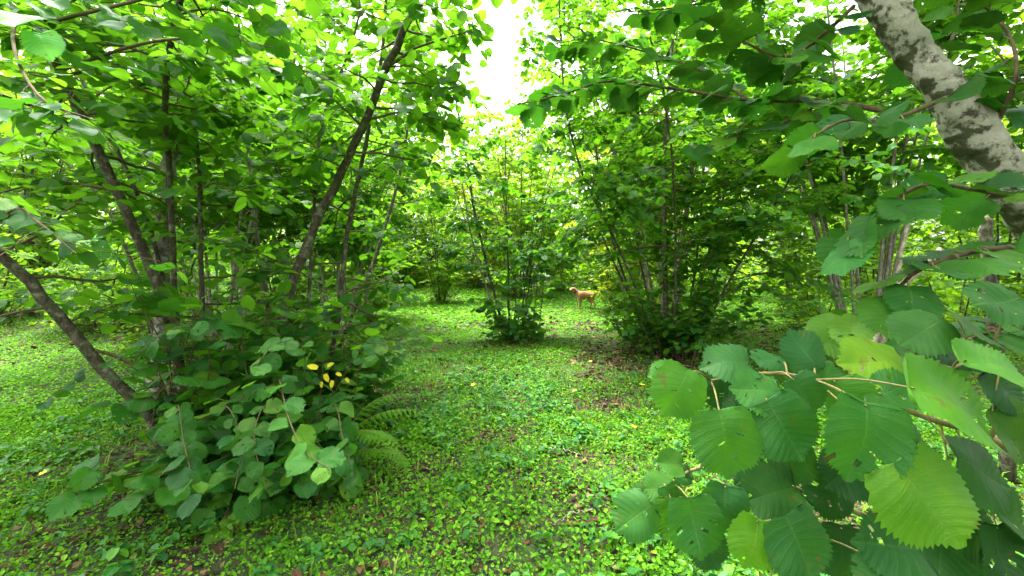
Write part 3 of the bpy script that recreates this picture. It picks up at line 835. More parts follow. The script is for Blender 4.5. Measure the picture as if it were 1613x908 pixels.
# ------------------------------------------------------------------ background hazels: four grown kinds, copied as individuals
def grow_bg(seed, h, spread, nst, mat, nb=14, t0=.25, mass='leaf_far', leaf=(.075, .12), suck=30, elev=(-.3, .5)):
    g = Grow(seed, leaf); r = g.r
    for s in range(nst):
        a = 2 * math.pi * s / nst + r.uniform(-.4, .4); sp = spread * r.uniform(.35, 1.0); hh = h * r.uniform(.75, 1.05)
        b = np.array([math.cos(a), math.sin(a), 0])
        P = [b * .15 + [0, 0, -.05], b * (.15 + sp * .22) + [0, 0, hh * .3], b * (.15 + sp * .55) + [0, 0, hh * .65], b * (.15 + sp) + [0, 0, hh]]
        g.stem(P, r.uniform(.016, .032), .008, mat, nb=nb, t0=t0, blen=(.5, 1.5), twigs=7, spacing=.048, n=12, sides=6, elev=elev)
    for k in range(suck):
        a = r.uniform(0, 6.28); q = r.uniform(.05, .5)
        g.sucker((math.cos(a) * q, math.sin(a) * q, 0), a, r.uniform(.4, 1.4), r.uniform(.2, .9), size=1.0, spacing=.09, side_twigs=3)
    # data only: stems joined per kind, foliage
    A = g.leaves(); A = A[A[:, 2] > .03]
    st = []
    for P, rad, m, sides, br, nm in g.stems:
        if P is not None: st.append((mk_mesh('stem', *(lambda t: (t[0], [t[1]]))(tube(P, rad, sides)), M[m]), mk_mesh('branch', *(lambda t: (t[0], [t[1]]))(join(br)), M['bark'])))
    sh = [b for P, rad, m, sides, br, nm in g.stems if P is None for b in br]
    shoots = mk_mesh('shoots', *(lambda t: (t[0], [t[1]]))(join(sh)), M['twig'])
    fol = mass_mesh('foliage', A[:, :3], A[:, 3:6], A[:, 6:9], A[:, 9:12], A[:, 12], T6, M[mass], r)
    print('bg', seed, len(A))
    return st, shoots, fol



KIND = [grow_bg(31, 5.2, 1.9, 9, 'bark_grey'), grow_bg(32, 6.0, 2.2, 10, 'bark'), grow_bg(33, 5.6, 2.4, 8, 'bark_grey', nb=10), grow_bg(34, 6.6, 1.9, 9, 'bark'),
        grow_bg(35, 6.2, 2.0, 9, 'bark_grey', mass='leaf_yellow'),
        grow_bg(36, 6.4, 2.6, 11, 'bark_grey', nb=20, t0=.36, mass='leaf', suck=6), grow_bg(37, 6.8, 2.4, 11, 'bark_grey', nb=19, t0=.4, mass='leaf', suck=4)]


KIND.append(grow_bg(38, 2.2, .9, 3, 'bark', nb=5, t0=.3, leaf=(.065, .11), suck=46))      # low shrub


def put_bg(kind, x, y, rz, sc, label, group=None, color=None):
    st, shoots, fol = KIND[kind]
    root = link('hazel_tree', None, loc=(x, y, float(gz(x, y)))); root.rotation_euler.z = rz; root.scale = (sc, sc, sc)
    tag(root, label, 'hazel', group)
    for a, b in st:
        s = link('stem', a, root); link('branch', b, s)
    tag(link('shoots', shoots, root), kind='stuff')
    f = tag(link('foliage', fol, root), kind='stuff')
    if color: f.color = (*color, 1)
    return root


put_bg(0, 7.4, 11.2, .4, .95, 'hazel with pale grey stems beyond the shrub, right of the large dark hazel')
put_bg(1, -2.45, 14.8, 1.2, .7, 'low dark hazel clump standing at the end of the clearing left of the slim clump')
put_bg(2, -3.7, 10.2, 2.2, 1.0, 'airy hazel behind the long diagonal stem')
put_bg(4, -1.3, 20.5, .2, 1.4, 'yellowing tall hazel under the gap of open sky')
put_bg(0, 2.0, 18.6, 1.9, .9, 'bright hazel directly behind the dog')
put_bg(5, -4.5, 6.6, .5, .95, 'tall hazel seen through the near left stems, crown reaching out of the picture')
put_bg(6, 5.4, 6.6, 1.5, 1.1, 'tall hazel with hanging dark crown between the large dark hazel and the lichen trunk')
put_bg(5, 7.6, 4.6, 3.5, .9, 'tall hazel mostly hidden behind the lichen trunk')
put_bg(5, -3.2, 8.0, 4.1, .85, 'tall hazel right behind the long diagonal stem')
put_bg(5, 3.6, -1.6, 1.0, .95, 'unseen hazel added behind the viewpoint at right for its shade')  # out-of-view tree added to keep frontal light off the near leaves
put_bg(6, 3.3, 9.2, 2.0, 1.15, 'tall hazel rising close behind the large dark hazel')
put_bg(6, -5.9, 9.6, 1.1, 1.1, 'tall hazel left of the diagonal stem, beyond the near ones')
put_bg(3, .3, 16.8, 2.6, 1.28, 'bright hazel at the end of the clearing, left of the dog')
put_bg(4, 3.3, 12.0, 5.0, 1.05, 'yellow-tinged hazel behind the large dark hazel')
BG = 'hazels closing the left background'
for k, x, y, rz, sc, lab in ((0, -6.9, 12.6, .3, 1.05, 'hazel between the rough pale trunk and the diagonal stem, far back'), (1, -11.6, 10.4, 2.1, .95, 'hazel on the upper left slope behind the grey stump'),
                             (2, -11.5, 14.5, 4.0, 1.1, 'hazel behind the blue-green sapling, further up the slope'), (3, -7.6, 17.5, 5.1, 1.1, 'far hazel seen just left of the diagonal stem'),
                             (2, -4.6, 14.5, .9, 1.0, 'hazel seen just right of the diagonal stem, beyond the airy one'), (3, -13.8, 8.2, 3.3, 1.0, 'hazel at the far left edge of the slope'),
                             (0, -15.5, 13.0, 1.3, 1.1, 'far hazel in the top left corner of the slope'), (1, -5.2, 20.5, 4.4, 1.1, 'far hazel left of the low dark clump')):
    put_bg(k, x, y, rz, sc, lab, BG)
BG = 'hazels closing the right background'
for k, x, y, rz, sc, lab in ((2, 5.4, 15.0, 2.7, 1.0, 'hazel with pale stems behind the large dark hazel'), (1, 10.2, 9.0, .7, .95, 'shady hazel behind the pale broken branch'),
                             (3, 11.4, 13.6, 3.7, 1.05, 'far hazel behind the thin tan pole'), (0, 8.2, 17.0, 5.5, 1.1, 'far hazel right of the pale-stemmed one'),
                             (2, 14.0, 11.0, 1.6, 1.1, 'hazel seen under the leaning lichen trunk'), (1, 13.5, 17.0, 4.4, 1.1, 'farthest hazel of the shady right side'),
                             (3, 4.6, 19.5, 2.2, 1.05, 'far hazel to the right behind the dog')):
    put_bg(k, x, y, rz, sc, lab, BG)
BG = 'hazels of the last row'
for k in range(13):
    x = -24 + 4 * k + random.uniform(-1, 1)
    y = 24.5 + random.uniform(-1.5, 1.5)
    put_bg(random.choice((0, 1, 2, 3)), x, y, random.uniform(0, 6.28), random.uniform(1.0, 1.25) * (.9 if -3 < x < 4 else 1.1), 'hazel of the last bright row closing off the grove', BG)

for x, y, rz, sc, lab in ((-5.0, 6.1, .2, .6, 'low leafy shrub on the bright ground behind the rough pale trunk'), (-6.9, 7.3, 1.4, .75, 'low shrub below the blue-green sapling'),
                          (-8.6, 7.0, 2.5, .8, 'dark low shrub at the left edge of the slope'), (-4.7, 8.9, 3.6, .8, 'low shrub between the pale trunk and the diagonal stem'),
                          (-8.3, 10.4, 4.2, .9, 'low shrub beside the grey stump'), (-10.4, 8.0, 5.0, .9, 'outermost low shrub of the left slope'),
                          (6.0, 8.4, .9, .7, 'low bright shrub right of the large dark hazel'), (7.6, 7.4, 2.2, .75, 'low shrub below the pale broken branch'),
                          (8.8, 10.2, 3.0, .85, 'low shrub at the foot of the far right hazels')):
    b = put_bg(7, x, y, rz, sc, lab, 'low shrubs between the hazels'); b.name = 'low_shrub'; b['category'] = 'shrub'

# the wood beyond, one mass of leaves
n = 52000
a = R.uniform(math.radians(-64), math.radians(64), n); rr = R.uniform(27, 36, n)
x, y = np.sin(a) * rr, np.cos(a) * rr
top = 7.0 + 6.0 * fbm(x * .22 + 9, y * .1, 3) - 1.5 * np.exp(-((x - 1) / 3.0) ** 2)
z = gz(x, y) + top * R.random(n) ** .8
k = fbm(x * .6 + z * .5, z * .8 + y * .4, 3) > np.where(z < 3.2, .30, .40)
x, y, z = x[k], y[k], z[k]
X, Y, Z = frames(len(x), .6)
o = link('woods', mass_mesh('woods', np.stack([x, y, z], -1), X, Y, Z, R.uniform(.22, .42, len(x)), T6, M['leaf_far']))
tag(o, 'far wood of bright leaves reading as one green mass', 'woods', kind='stuff')

n = 16000
a = R.uniform(math.radians(-62), math.radians(62), n); rr = R.uniform(20.5, 27.5, n)
x, y = np.sin(a) * rr, np.cos(a) * rr
k = np.abs(x - 1.0) > 1.5
x, y = x[k], y[k]
z = gz(x, y) + 1.7 * R.random(len(x)) * fbm(x * .8, y * .8, 3) * 1.6
X, Y, Z = frames(len(x), .5)
o = link('undergrowth', mass_mesh('undergrowth', np.stack([x, y, z], -1), X, Y, Z, R.uniform(.14, .3, len(x)), T6, M['leaf_far']))
tag(o, 'dense leafy undergrowth below the last row of hazels', 'undergrowth', kind='stuff')

# ------------------------------------------------------------------ near tree at the right: lichen trunk, overhanging branches and big leaves
base = np.array([2.15, .97, float(gz(2.15, .97))])
tree = link('hazel_tree', None, loc=Vector(base))
tag(tree, 'near hazel whose leaning lichen-covered trunk and big leaves fill the right edge', 'hazel')
TP = smooth_path([base + [0.02, .0, -.05], [1.86, .97, .5], W(1780, 530, .97), W(1680, 405, .96), W(1600, 300, .96), W(1527, 200, .96), W(1455, 100, .98), W(1382, 0, 1.0), W(1305, -100, 1.05), W(1200, -230, 1.2), W(1050, -420, 1.5), W(900, -600, 1.9)], 320)
ns = 56
V, F = tube(TP - base, np.linspace(.046, .026, 320), ns)
from mathutils import noise as mn
T_ = unit(np.gradient(TP, axis=0))
Vn = V.reshape(320, ns, 3); C = (TP - base)[:, None]
dirs = unit(Vn - C)
disp = np.array([[mn.fractal(Vector(v * 14), .8, 2.0, 5) * .009 + max(0, mn.noise(Vector(v * 6))) * .014 + abs(mn.noise(Vector(v * 34))) * .004 + abs(mn.noise(Vector(v * 80))) * .002 for v in row] for row in Vn])
Vn = Vn + dirs * disp[..., None]
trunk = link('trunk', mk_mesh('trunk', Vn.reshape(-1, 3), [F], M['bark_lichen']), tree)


def add_branch(pts, r0, r1, nseg=14, sides=7, mat='twig', nm='branch', par=trunk):
    P = smooth_path(pts, nseg)
    V, F = tube(P - base, np.linspace(r0, r1, nseg), sides)
    link(nm, mk_mesh(nm, V, [F], M[mat]), par)
    return P


def petiole(a, b):
    m = (a + b) / 2 + np.array([0, 0, .006])
    V, F = tube(smooth_path([a - base, m - base, b - base], 6), np.linspace(.0016, .0011, 6), 5)
    link('leaf_stalk', mk_mesh('leaf_stalk', V, [F], M['petiole']), tree)


def auto_leaves(P, n, size, zup=(0, -.25, .9), jit=.35, droop=.35, color=None, t0=.05, flip=1):
    r = R
    for k in range(n):
        t = t0 + (1 - t0) * (k + r.uniform(.2, .8)) / n * .98
        i = min(int(t * (len(P) - 1)), len(P) - 2); p = P[i] + (P[i + 1] - P[i]) * (t * (len(P) - 1) - i)
        T = unit(P[i + 1] - P[i]); up = np.array([0, 0, 1.0])
        sd = unit(np.cross(T, up)) * (1 if k % 2 else -1)
        Y = unit(T * r.uniform(.2, .8) + sd * r.uniform(.6, 1.1) + up * r.uniform(-droop * 1.7, .1))
        Zp = np.array(zup) + r.normal(0, jit, 3); Z = unit(Zp - np.dot(Zp, Y) * Y); X = np.cross(Y, Z)
        s = r.uniform(*size) * .78; b = p + Y * .018
        if np.linalg.norm(b + Y * s * .5 - np.array([0, 0, CAMH])) < .38: continue
        q = r.uniform(.7, 1.1)
        place_leaf(tree, base, b, X, Y, Z, s, color or (q * r.uniform(.8, 1.25), q, q * r.uniform(.8, 1.5)))
        petiole(p, b + Y * s * .03)


# branch reaching left across the top, with overlapping backlit leaves
b1 = add_branch([W(1395, 175, 1.0), W(1300, 160, 1.1), W(1180, 158, 1.2), (W(1060, 140, 1.25)), W(960, 128, 1.27), W(890, 148, 1.28), W(815, 165, 1.28)], .0065, .0018, 24)
auto_leaves(b1, 40, (.075, .115), t0=.08)
b2 = add_branch([W(1180, 158, 1.2), W(1100, 110, 1.35), W(1010, 80, 1.45), W(930, 62, 1.5), W(870, 70, 1.55)], .004, .0015)
auto_leaves(b2, 22, (.08, .12))
b3 = add_branch([W(1300, 160, 1.1), W(1220, 200, 1.15), W(1150, 215, 1.2), W(1095, 240, 1.25)], .004, .0015)
auto_leaves(b3, 13, (.06, .095))
b4 = add_branch([W(1345, 10, 1.03), W(1290, 60, 1.0), W(1235, 90, .98), W(1160, 60, 1.0), W(1090, 20, 1.05)], .005, .0016)
auto_leaves(b4, 18, (.08, .12))
b5 = add_branch([W(1500, 150, .95), W(1400, 190, .85), W(1330, 190, .8), W(1250, 235, .8)], .005, .0018)
auto_leaves(b5, 10, (.07, .1))
b6 = add_branch([W(1600, 310, .95), W(1540, 300, .85), W(1460, 290, .8), W(1390, 330, .8), W(1330, 380, .82)], .005, .0018)
auto_leaves(b6, 17, (.08, .115))
b7 = add_branch([W(1680, 400, .97), W(1600, 390, .85), W(1520, 400, .8), W(1440, 430, .78), W(1380, 490, .8), W(1310, 510, .85)], .006, .0018)
auto_leaves(b7, 20, (.085, .12))
b8 = add_branch([W(1560, 215, .96), W(1600, 120, .9), W(1580, 40, .95), W(1500, -30, 1.0)], .005, .002)
auto_leaves(b8, 16, (.08, .115))
b9 = add_branch([W(1450, 95, .98), W(1500, 60, 1.1), W(1510, 0, 1.2), W(1520, -80, 1.3)], .004, .002)
auto_leaves(b9, 12, (.08, .115))
b10 = add_branch([W(1300, -60, 1.06), W(1200, -20, 1.3), W(1080, 10, 1.5), W(980, 20, 1.6)], .005, .002)
auto_leaves(b10, 21, (.08, .12))
b11 = add_branch([W(1700, 480, 1.0), W(1600, 510, .9), W(1510, 540, .85), W(1430, 560, .85)], .005, .002)
auto_leaves(b11, 14, (.09, .12))

# lower branches with the very near leaves
c1 = add_branch([base + [0, 0, .45], W(1900, 800, .9), W(1700, 760, .80), W(1560, 690, .72), W(1470, 662, .68), W(1380, 628, .66), W(1290, 600, .64), W(1210, 588, .64), W(1120, 600, .64)], .007, .002, 30, mat='petiole')
c2 = add_branch([base + [-.02, -.02, .35], W(1900, 1000, .95), W(1650, 950, .85), W(1480, 860, .78), W(1330, 800, .74), W(1200, 750, .72), W(1110, 735, .72), W(1050, 765, .72), W(1005, 790, .72)], .007, .0018, 30, mat='petiole')
c3 = add_branch([W(1330, 800, .74), W(1250, 825, .70), W(1190, 845, .68), W(1110, 830, .68)], .003, .0016, 14, mat='petiole')
c4 = add_branch([W(1560, 690, .72), W(1590, 620, .66), W(1560, 560, .62), W(1500, 580, .6)], .004, .0018, 14, mat='petiole')
CH = np.vstack([c1, c2, c3, c4])
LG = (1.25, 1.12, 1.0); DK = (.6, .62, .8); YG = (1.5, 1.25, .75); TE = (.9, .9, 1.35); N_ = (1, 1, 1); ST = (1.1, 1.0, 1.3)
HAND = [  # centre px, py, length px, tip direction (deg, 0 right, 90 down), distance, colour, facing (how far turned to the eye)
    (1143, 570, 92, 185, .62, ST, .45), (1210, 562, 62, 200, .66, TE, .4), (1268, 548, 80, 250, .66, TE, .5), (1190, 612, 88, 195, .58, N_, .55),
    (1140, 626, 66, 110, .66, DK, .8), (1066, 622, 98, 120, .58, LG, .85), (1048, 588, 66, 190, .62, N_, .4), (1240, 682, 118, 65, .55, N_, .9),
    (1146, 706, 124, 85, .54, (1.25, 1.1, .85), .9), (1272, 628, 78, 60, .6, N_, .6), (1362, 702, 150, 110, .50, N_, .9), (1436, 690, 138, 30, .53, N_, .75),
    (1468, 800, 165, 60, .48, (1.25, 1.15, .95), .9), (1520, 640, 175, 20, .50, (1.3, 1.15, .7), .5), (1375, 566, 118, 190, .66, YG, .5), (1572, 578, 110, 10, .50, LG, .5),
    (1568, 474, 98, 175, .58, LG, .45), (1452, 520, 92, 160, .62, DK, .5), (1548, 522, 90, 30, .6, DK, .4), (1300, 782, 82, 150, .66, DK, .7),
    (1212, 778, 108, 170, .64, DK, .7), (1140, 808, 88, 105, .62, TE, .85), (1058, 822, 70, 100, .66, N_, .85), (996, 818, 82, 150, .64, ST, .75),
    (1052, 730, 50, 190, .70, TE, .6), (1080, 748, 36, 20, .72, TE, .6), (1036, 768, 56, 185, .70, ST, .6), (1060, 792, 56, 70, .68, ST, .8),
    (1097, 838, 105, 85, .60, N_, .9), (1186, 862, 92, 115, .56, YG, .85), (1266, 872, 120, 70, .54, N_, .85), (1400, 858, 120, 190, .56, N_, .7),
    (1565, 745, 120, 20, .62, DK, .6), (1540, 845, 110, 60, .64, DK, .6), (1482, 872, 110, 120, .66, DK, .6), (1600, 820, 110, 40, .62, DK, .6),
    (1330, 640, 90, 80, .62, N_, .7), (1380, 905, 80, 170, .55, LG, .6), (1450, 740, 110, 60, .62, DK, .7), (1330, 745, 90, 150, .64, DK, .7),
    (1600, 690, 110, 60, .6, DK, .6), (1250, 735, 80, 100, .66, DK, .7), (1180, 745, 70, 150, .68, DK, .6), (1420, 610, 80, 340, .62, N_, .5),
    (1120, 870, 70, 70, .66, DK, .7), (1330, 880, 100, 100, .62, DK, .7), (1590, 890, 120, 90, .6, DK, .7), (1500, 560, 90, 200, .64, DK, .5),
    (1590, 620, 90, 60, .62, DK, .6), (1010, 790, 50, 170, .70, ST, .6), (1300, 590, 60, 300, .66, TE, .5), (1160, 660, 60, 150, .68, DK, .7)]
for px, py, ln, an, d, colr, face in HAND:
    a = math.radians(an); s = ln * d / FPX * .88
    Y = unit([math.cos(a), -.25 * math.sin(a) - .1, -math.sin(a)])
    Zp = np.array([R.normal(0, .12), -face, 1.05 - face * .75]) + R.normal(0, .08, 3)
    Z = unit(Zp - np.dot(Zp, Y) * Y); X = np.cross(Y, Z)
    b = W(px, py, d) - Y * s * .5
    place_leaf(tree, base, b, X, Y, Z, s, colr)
    j = np.argmin(np.linalg.norm(CH - b, axis=1))
    petiole(CH[j], b + Y * s * .03)

# crown of that tree, out of view above and behind the camera's right, thickened for shade
g = Grow(55, (.085, .125))
for k in range(44):
    t = g.r.uniform(.76, .99); i = int(t * 318); p = TP[i]
    az = g.r.uniform(0, 6.28); B = g.walk(p, (math.cos(az), math.sin(az) - .3, .45), g.r.uniform(.6, 1.3), 7, up=.02)
    for q in range(6):
        tw = g.walk(B[min(7, q + 1)], g.r.normal(0, 1, 3) * [1, 1, .3], g.r.uniform(.2, .4), 4, up=-.04)
        g.leaves_on(tw, .06, .1)
    V, F = tube(B - base, np.linspace(.008, .002, 8), 5)
    link('branch', mk_mesh('branch', V, [F], M['twig']), trunk)
A = g.leaves()
px, py, d = screen(A[:, :3])
A = A[(np.linalg.norm(A[:, :3] - [0, 0, CAMH], axis=1) > .8) & ((A[:, 2] > 1.45 + .72 * A[:, 1]) | (A[:, 1] < .25))]
f = link('foliage', mass_mesh('foliage', A[:, :3] - base, A[:, 3:6], A[:, 6:9], A[:, 9:12], A[:, 12], T12, M['leaf'], g.r), tree)
tag(f, kind='stuff')

# ------------------------------------------------------------------ fern by the left bush
def frond(root, rb, P, width, npin, mat, nm='frond', shape=lambda t: math.sin(math.pi * min(1, t * .95 + .05)) ** .7, droop=.25, pinnule=True):
    V, F = tube(P - rb, np.linspace(.0028, .0008, len(P)), 5)
    fr = link(nm, mk_mesh(nm, V, [F], M['petiole']), root)
    for k in range(npin):
        t = .1 + .88 * k / npin
        i = min(int(t * (len(P) - 1)), len(P) - 2); p = P[i] + (P[i + 1] - P[i]) * (t * (len(P) - 1) - i)
        T = unit(P[i + 1] - P[i]); S = unit(np.cross(T, [0, 0, 1.0])); U = np.cross(S, T)
        for sg in (1, -1):
            L = width * shape(t) * R.uniform(.92, 1.05)
            Y = unit(S * sg + T * .35 - U * droop); Z = unit(U - np.dot(U, Y) * Y); X = np.cross(Y, Z)
            o = link('leaflet', PIN if pinnule else ASHLEAF, fr)
            q = p - rb
            o.matrix_basis = Matrix(((X[0] * L, Y[0] * L, Z[0] * L, q[0]), (X[1] * L, Y[1] * L, Z[1] * L, q[1]), (X[2] * L, Y[2] * L, Z[2] * L, q[2]), (0, 0, 0, 1)))


def pinna():
    V, F = [(0, 0, 0), (0, 1, -.15)], []
    n = 9
    for sg in (1, -1):
        for k in range(n):
            y = .02 + .93 * k / n; w = .17 * (1 - k / n) ** .8 + .025; b = len(V)
            z = -.15 * y * y
            V += [(0, y, z), (0, y + .085, z), (sg * w * .9, y + .10, z - .01), (sg * w, y + .055, z - .015), (sg * w * .6, y + .0, z - .005)]
            F.append((b, b + 1, b + 2, b + 3, b + 4) if sg < 0 else (b + 4, b + 3, b + 2, b + 1, b))
    return mk_mesh('leaflet', np.array(V), [np.array(F)], M['fern'], smooth=False)


PIN = pinna()
_v, _f = tmpl12(.1, .2); _v = _v.copy(); _v[:, 0] *= .55
ASHLEAF = mk_mesh('leaflet', _v, _f, M['ash'], smooth=False)
fb = np.array([W(520, 0, 2.75)[0], 2.75, 0]); fb[2] = gz(fb[0], fb[1])
fern = link('fern', None, loc=Vector(fb))
tag(fern, 'feathery green fern arching out of the bush onto the clearing', 'fern')
for pts, w in (((fb, W(520, 715, 2.7), W(560, 680, 2.6), W(600, 684, 2.52), W(636, 708, 2.45)), .115),
               ((fb, W(525, 740, 2.7), W(560, 712, 2.55), W(595, 708, 2.5), W(632, 716, 2.42)), .085),
               ((fb, W(540, 690, 2.85), W(590, 655, 2.9), W(640, 645, 2.95), W(690, 660, 3.0)), .10),
               ((fb, W(560, 730, 2.7), W(605, 705, 2.65), W(635, 725, 2.6), W(640, 760, 2.55)), .08),
               ((fb, W(500, 690, 2.7), W(480, 660, 2.65), W(450, 655, 2.6), W(430, 680, 2.55)), .08),
               ((fb, W(545, 680, 2.95), W(585, 635, 3.1), W(630, 620, 3.2), W(670, 630, 3.3)), .09)):
    frond(fern, fb, smooth_path(pts, 22), w, 21, 'fern')

# ------------------------------------------------------------------ young ash-like sapling with bluish leaflets, left
sb = np.array([-7.9, 8.0, float(gz(-7.9, 8.0))])
sap = link('sapling', None, loc=Vector(sb))
tag(sap, 'young sapling with drooping blue-green feathered leaves on the left slope', 'sapling')
top = W(150, 395, 7.8)
V, F = tube(smooth_path([sb - sb, (sb + top) / 2 - sb + [.05, 0, 0], top - sb], 10), np.linspace(.014, .006, 10), 6)
link('stem', mk_mesh('stem', V, [F], M['twig']), sap)
for e in ((105, 440), (135, 448), (168, 445), (190, 410), (120, 385), (165, 372)):
    e3 = W(e[0], e[1], 7.6 + R.uniform(-.2, .2)); mid = (top + e3) / 2 + [0, 0, .14]
    frond(sap, sb, smooth_path([top, mid, e3], 14), .16, 8, 'ash', nm='leaf_stalk', pinnule=False, droop=.4)

# ------------------------------------------------------------------ dead sticks
def stick(label, pts, r0, r1, mat='dead_wood'):
    P = smooth_path(pts, 24); P[1:-1] += R.normal(0, .006, (22, 3))
    b = P[0].copy()
    V, F = tube(P - b, np.linspace(r0, r1, 24) * (1 + R.normal(0, .06, 24)), 9)
    F = F.tolist()
    o = link('dead_stick', mk_mesh('dead_stick', V, [np.array(F), np.array([list(range(8, -1, -1)), list(range(len(V) - 9, len(V)))])], M[mat]), loc=Vector(b))
    tag(o, label, 'stick')
    return o


p = W(1395, 482, 4.6); q = p.copy(); q[2] = gz(q[0] - .3, q[1]) - .02; q[0] -= .35
stick('pale broken branch leaning upward among the leaves at right', [q, p, W(1440, 430, 4.5), W(1484, 392, 4.4)], .05, .032)
p = W(1412, 440, 5.5); q = p.copy(); q[0] -= .25; q[2] = gz(q[0], q[1]) - .02
stick('thin upright tan pole standing behind the pale broken branch', [q, p, W(1426, 370, 5.5), W(1434, 312, 5.5)], .03, .018)
p = W(1562, 470, 2.6); q = p.copy(); q[2] = gz(q[0] + .1, q[1]) - .02; q[0] += .1
stick('dark brown stem standing below the lichen trunk at right', [q, p, W(1556, 400, 2.6), W(1548, 345, 2.6)], .04, .03, 'bark')
x = W(68, 0, 11)[0]
stick('short grey stump on the left slope', [(x, 11, gz(x, 11) - .05), (x, 11, gz(x, 11) + .4), W(72, 345, 11)], .17, .14, 'bark_pale')
for k in range(14):
    x, y = R.uniform(-1, 2.2), R.uniform(2.2, 7); a = R.uniform(0, 6.28); L = R.uniform(.1, .28)
    z = gz(x, y) + .02
    stick('thin fallen twig lying on the leaf litter', [(x, y, z), (x + math.cos(a) * L * .5, y + math.sin(a) * L * .5, z + .012), (x + math.cos(a) * L, y + math.sin(a) * L, z)], .004, .002)['group'] = 'fallen twigs on the litter'

# ------------------------------------------------------------------ small yellow flowers
M['petal'] = plain('yellow_petal', (.85, .62, .02), .5)
def petal_mesh():
    V, F = [(0, 0, 0)], []
    for k in range(5):
        a = k * 2 * math.pi / 5; b = len(V)
        for da, rr_, zz in ((-.5, .75, .25), (0, 1, .35), (.5, .75, .25)):
            V.append((math.cos(a + da) * rr_, math.sin(a + da) * rr_, zz))
        F.append((0, b, b + 1, b + 2))
    return mk_mesh('petals', np.array(V), [np.array(F)], M['petal'], smooth=False)
PET = petal_mesh()
FST = mk_mesh('flower_stalk', *(lambda t: (t[0], [t[1]]))(tube(np.array([(0, 0, -.09), (.003, 0, -.04), (0, 0, 0)]), .0012, 4)), M['petiole'])
for lab, px, py in (('yellow flower at the left edge of the clearing', 68, 752), ('yellow flower beside the big leaves, upper of the right pair', 1012, 600), ('yellow flower beside the big leaves, lower of the right pair', 998, 672),
                    ('yellow flower among the plants by the fern tips', 745, 600), ('small yellow flower at the foot of the large dark hazel', 930, 560), ('small yellow flower in front of the slim clump', 905, 610),
                    ('tiny yellow flower on the left bright ground', 40, 500)):
    d = CAMH * FPX / (py - HY + 20); p = W(px, py, d); z = float(gz(p[0], p[1])) + .09
    fl = link('yellow_flower', None, loc=(p[0], p[1], z)); tag(fl, lab, 'flower')
    o = link('petals', PET, fl); o.scale = (.016 + .002 * d,) * 3; o.rotation_euler = (R.uniform(-.4, .6), R.uniform(-.4, .4), R.uniform(0, 6))
    link('flower_stalk', FST, fl)

M['white_petal'] = plain('white_petal', (.75, .76, .72), .5)
PETW = PET.copy(); PETW.materials.clear(); PETW.materials.append(M['white_petal'])
for k in range(9):
    x, y = -6.2 + R.normal(0, .22), 6.9 + R.normal(0, .35)
    fl = link('white_flower', None, loc=(x, y, float(gz(x, y)) + .12)); tag(fl, 'tiny white flower in the patch on the left slope', 'flower', 'white flowers on the left slope')
    o = link('petals', PETW, fl); o.scale = (.022,) * 3; o.rotation_euler = (R.uniform(0, .8), R.uniform(-.4, .4), R.uniform(0, 6))
    link('flower_stalk', FST, fl)

# ------------------------------------------------------------------ dog
def dog_mat():
    m, N, L = new_mat('golden_fur')
    tc = N.new('ShaderNodeTexCoord'); nz = N.new('ShaderNodeTexNoise'); nz.inputs['Scale'].default_value = 7; nz.inputs['Detail'].default_value = 6
    L.new(tc.outputs['Object'], nz.inputs['Vector'])
    a = ramp(N, [(0.35, (.25, .095, .032)), (0.65, (.40, .18, .066))]); L.new(nz.outputs[0], a.inputs[0])
    sp = N.new('ShaderNodeSeparateXYZ'); L.new(tc.outputs['Object'], sp.inputs[0])
    lo = N.new('ShaderNodeMapRange'); lo.inputs[1].default_value = .40; lo.inputs[2].default_value = .22; L.new(sp.outputs[2], lo.inputs[0])
    fx = N.new('ShaderNodeMapRange'); fx.inputs[1].default_value = -.44; fx.inputs[2].default_value = -.52; L.new(sp.outputs[0], fx.inputs[0])
    pal = mth(N, L, 'MAXIMUM', lo.outputs[0], fx.outputs[0])
    c = mixc(N, L, mth(N, L, 'MULTIPLY', pal, .75), a.outputs[0], (.52, .38, .24))
    p = N.new('ShaderNodeBsdfPrincipled'); p.inputs['Roughness'].default_value = .8; p.inputs['Sheen Weight'].default_value = .2
    L.new(c, p.inputs['Base Color'])
    n2 = N.new('ShaderNodeTexNoise'); n2.inputs['Scale'].default_value = 90; L.new(tc.outputs['Object'], n2.inputs['Vector'])
    bp = N.new('ShaderNodeBump'); bp.inputs['Strength'].default_value = .6; bp.inputs['Distance'].default_value = .01
    L.new(n2.outputs[0], bp.inputs['Height']); L.new(bp.outputs[0], p.inputs['Normal'])
    o = N.new('ShaderNodeOutputMaterial'); L.new(p.outputs[0], o.inputs[0])
    return m


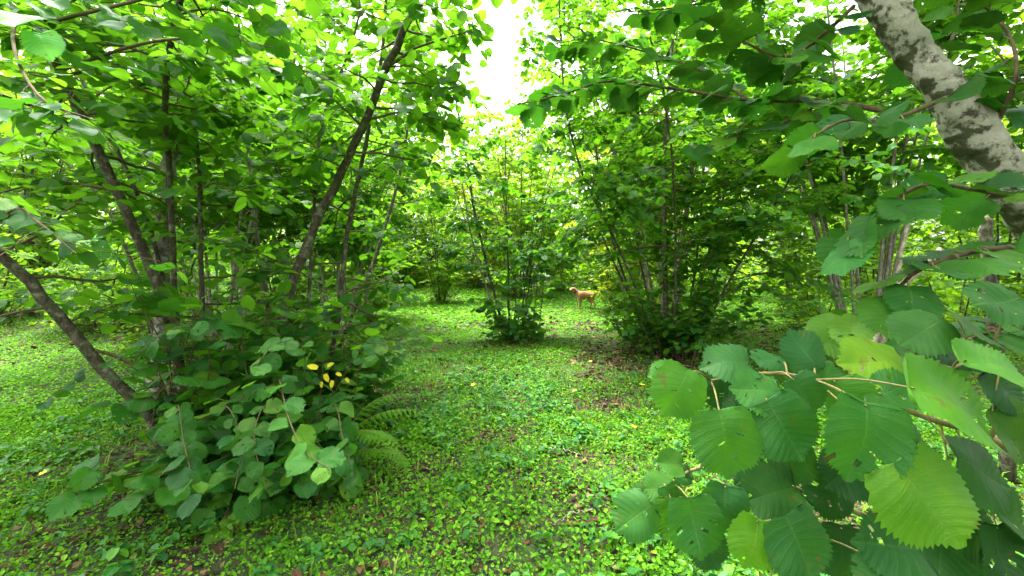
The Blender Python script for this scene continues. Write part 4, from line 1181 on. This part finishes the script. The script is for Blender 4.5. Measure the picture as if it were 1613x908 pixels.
dv = [((.22, 0, .50), .115), ((.05, 0, .495), .125), ((-.14, 0, .48), .145), ((-.25, 0, .53), .115), ((-.33, -.01, .62), .078), ((-.385, -.03, .69), .082), ((-.435, -.065, .70), .066), ((-.49, -.11, .675), .040), ((-.525, -.135, .665), .032),
      ((.33, 0, .52), .06), ((.42, .01, .57), .026), ((.52, .02, .62), .022), ((.60, .03, .63), .010)]
de = [(0, 1), (1, 2), (2, 3), (3, 4), (4, 5), (5, 6), (6, 7), (7, 8), (0, 9), (9, 10), (10, 11), (11, 12)]
for sy in (1, -1):
    b = len(dv); o_ = .05 if sy > 0 else -.02
    dv += [((-.19 + o_ * .4, sy * .075, .38), .062), ((-.18 + o_, sy * .085, .25), .036), ((-.185 + o_, sy * .085, .12), .027), ((-.19 + o_, sy * .085, .035), .030), ((-.225 + o_, sy * .085, .022), .024)]
    de += [(2, b), (b, b + 1), (b + 1, b + 2), (b + 2, b + 3), (b + 3, b + 4)]
    b = len(dv); o_ = .04 if sy < 0 else -.05
    dv += [((.22 + o_ * .4, sy * .08, .42), .088), ((.18 + o_, sy * .09, .30), .056), ((.30 + o_, sy * .09, .185), .030), ((.27 + o_, sy * .09, .07), .025), ((.26 + o_, sy * .09, .03), .028), ((.22 + o_, sy * .09, .020), .023)]
    de += [(0, b), (b, b + 1), (b + 1, b + 2), (b + 2, b + 3), (b + 3, b + 4), (b + 4, b + 5)]
dme = bpy.data.meshes.new('dog')
dme.from_pydata([v for v, r_ in dv], de, [])
dx = W(921, 0, 13.1)[0]
dog = link('dog', dme, loc=(dx, 13.1, float(gz(dx, 13.1)) + .005))
dog.scale = (.90, .95, .86)
tag(dog, 'golden tan dog standing side-on in the clearing, head turned to the camera', 'dog')
sk = dog.modifiers.new('skin', 'SKIN'); sk.use_smooth_shade = True
for k, (v, r_) in enumerate(dv):
    dme.skin_vertices[0].data[k].radius = (r_ * 1.1, r_ * 1.1)
dme.skin_vertices[0].data[0].use_root = True
ss = dog.modifiers.new('sub', 'SUBSURF'); ss.levels = 2; ss.render_levels = 2
dme.materials.append(dog_mat())
M['dark'] = plain('dark_leather', (.03, .022, .018), .5)
M['ear'] = plain('brown_ear_fur', (.24, .11, .045), .85)


def blob(nm, c, s, mat, rot=(0, 0, 0)):
    import bmesh
    bm = bmesh.new(); bmesh.ops.create_uvsphere(bm, u_segments=12, v_segments=8, radius=1)
    me = bpy.data.meshes.new(nm); bm.to_mesh(me); bm.free(); me.materials.append(M[mat])
    me.polygons.foreach_set('use_smooth', np.ones(len(me.polygons), bool))
    o = link(nm, me, dog, c); o.scale = s; o.rotation_euler = rot
    return o


blob('ear', (-.355, -.10, .665), (.032, .018, .062), 'ear', (.2, .25, .4))
blob('ear', (-.385, .055, .675), (.032, .018, .062), 'ear', (-.2, .25, .4))
blob('nose', (-.552, -.152, .672), (.016, .016, .013), 'dark')
blob('eye', (-.463, -.118, .722), (.009, .009, .009), 'dark')
blob('eye', (-.488, -.055, .725), (.009, .009, .009), 'dark')
a = np.linspace(0, 2 * math.pi, 25)
d_ = unit([-.08, -.01, .09]); u_ = unit(np.cross(d_, [0, 1, 0])); v_ = np.cross(d_, u_)
V, F = tube(np.array([-.315, -.008, .60]) + .087 * (np.cos(a)[:, None] * u_ + np.sin(a)[:, None] * v_), .013, 8)
link('collar', mk_mesh('collar', V, [F], M['dark']), dog)
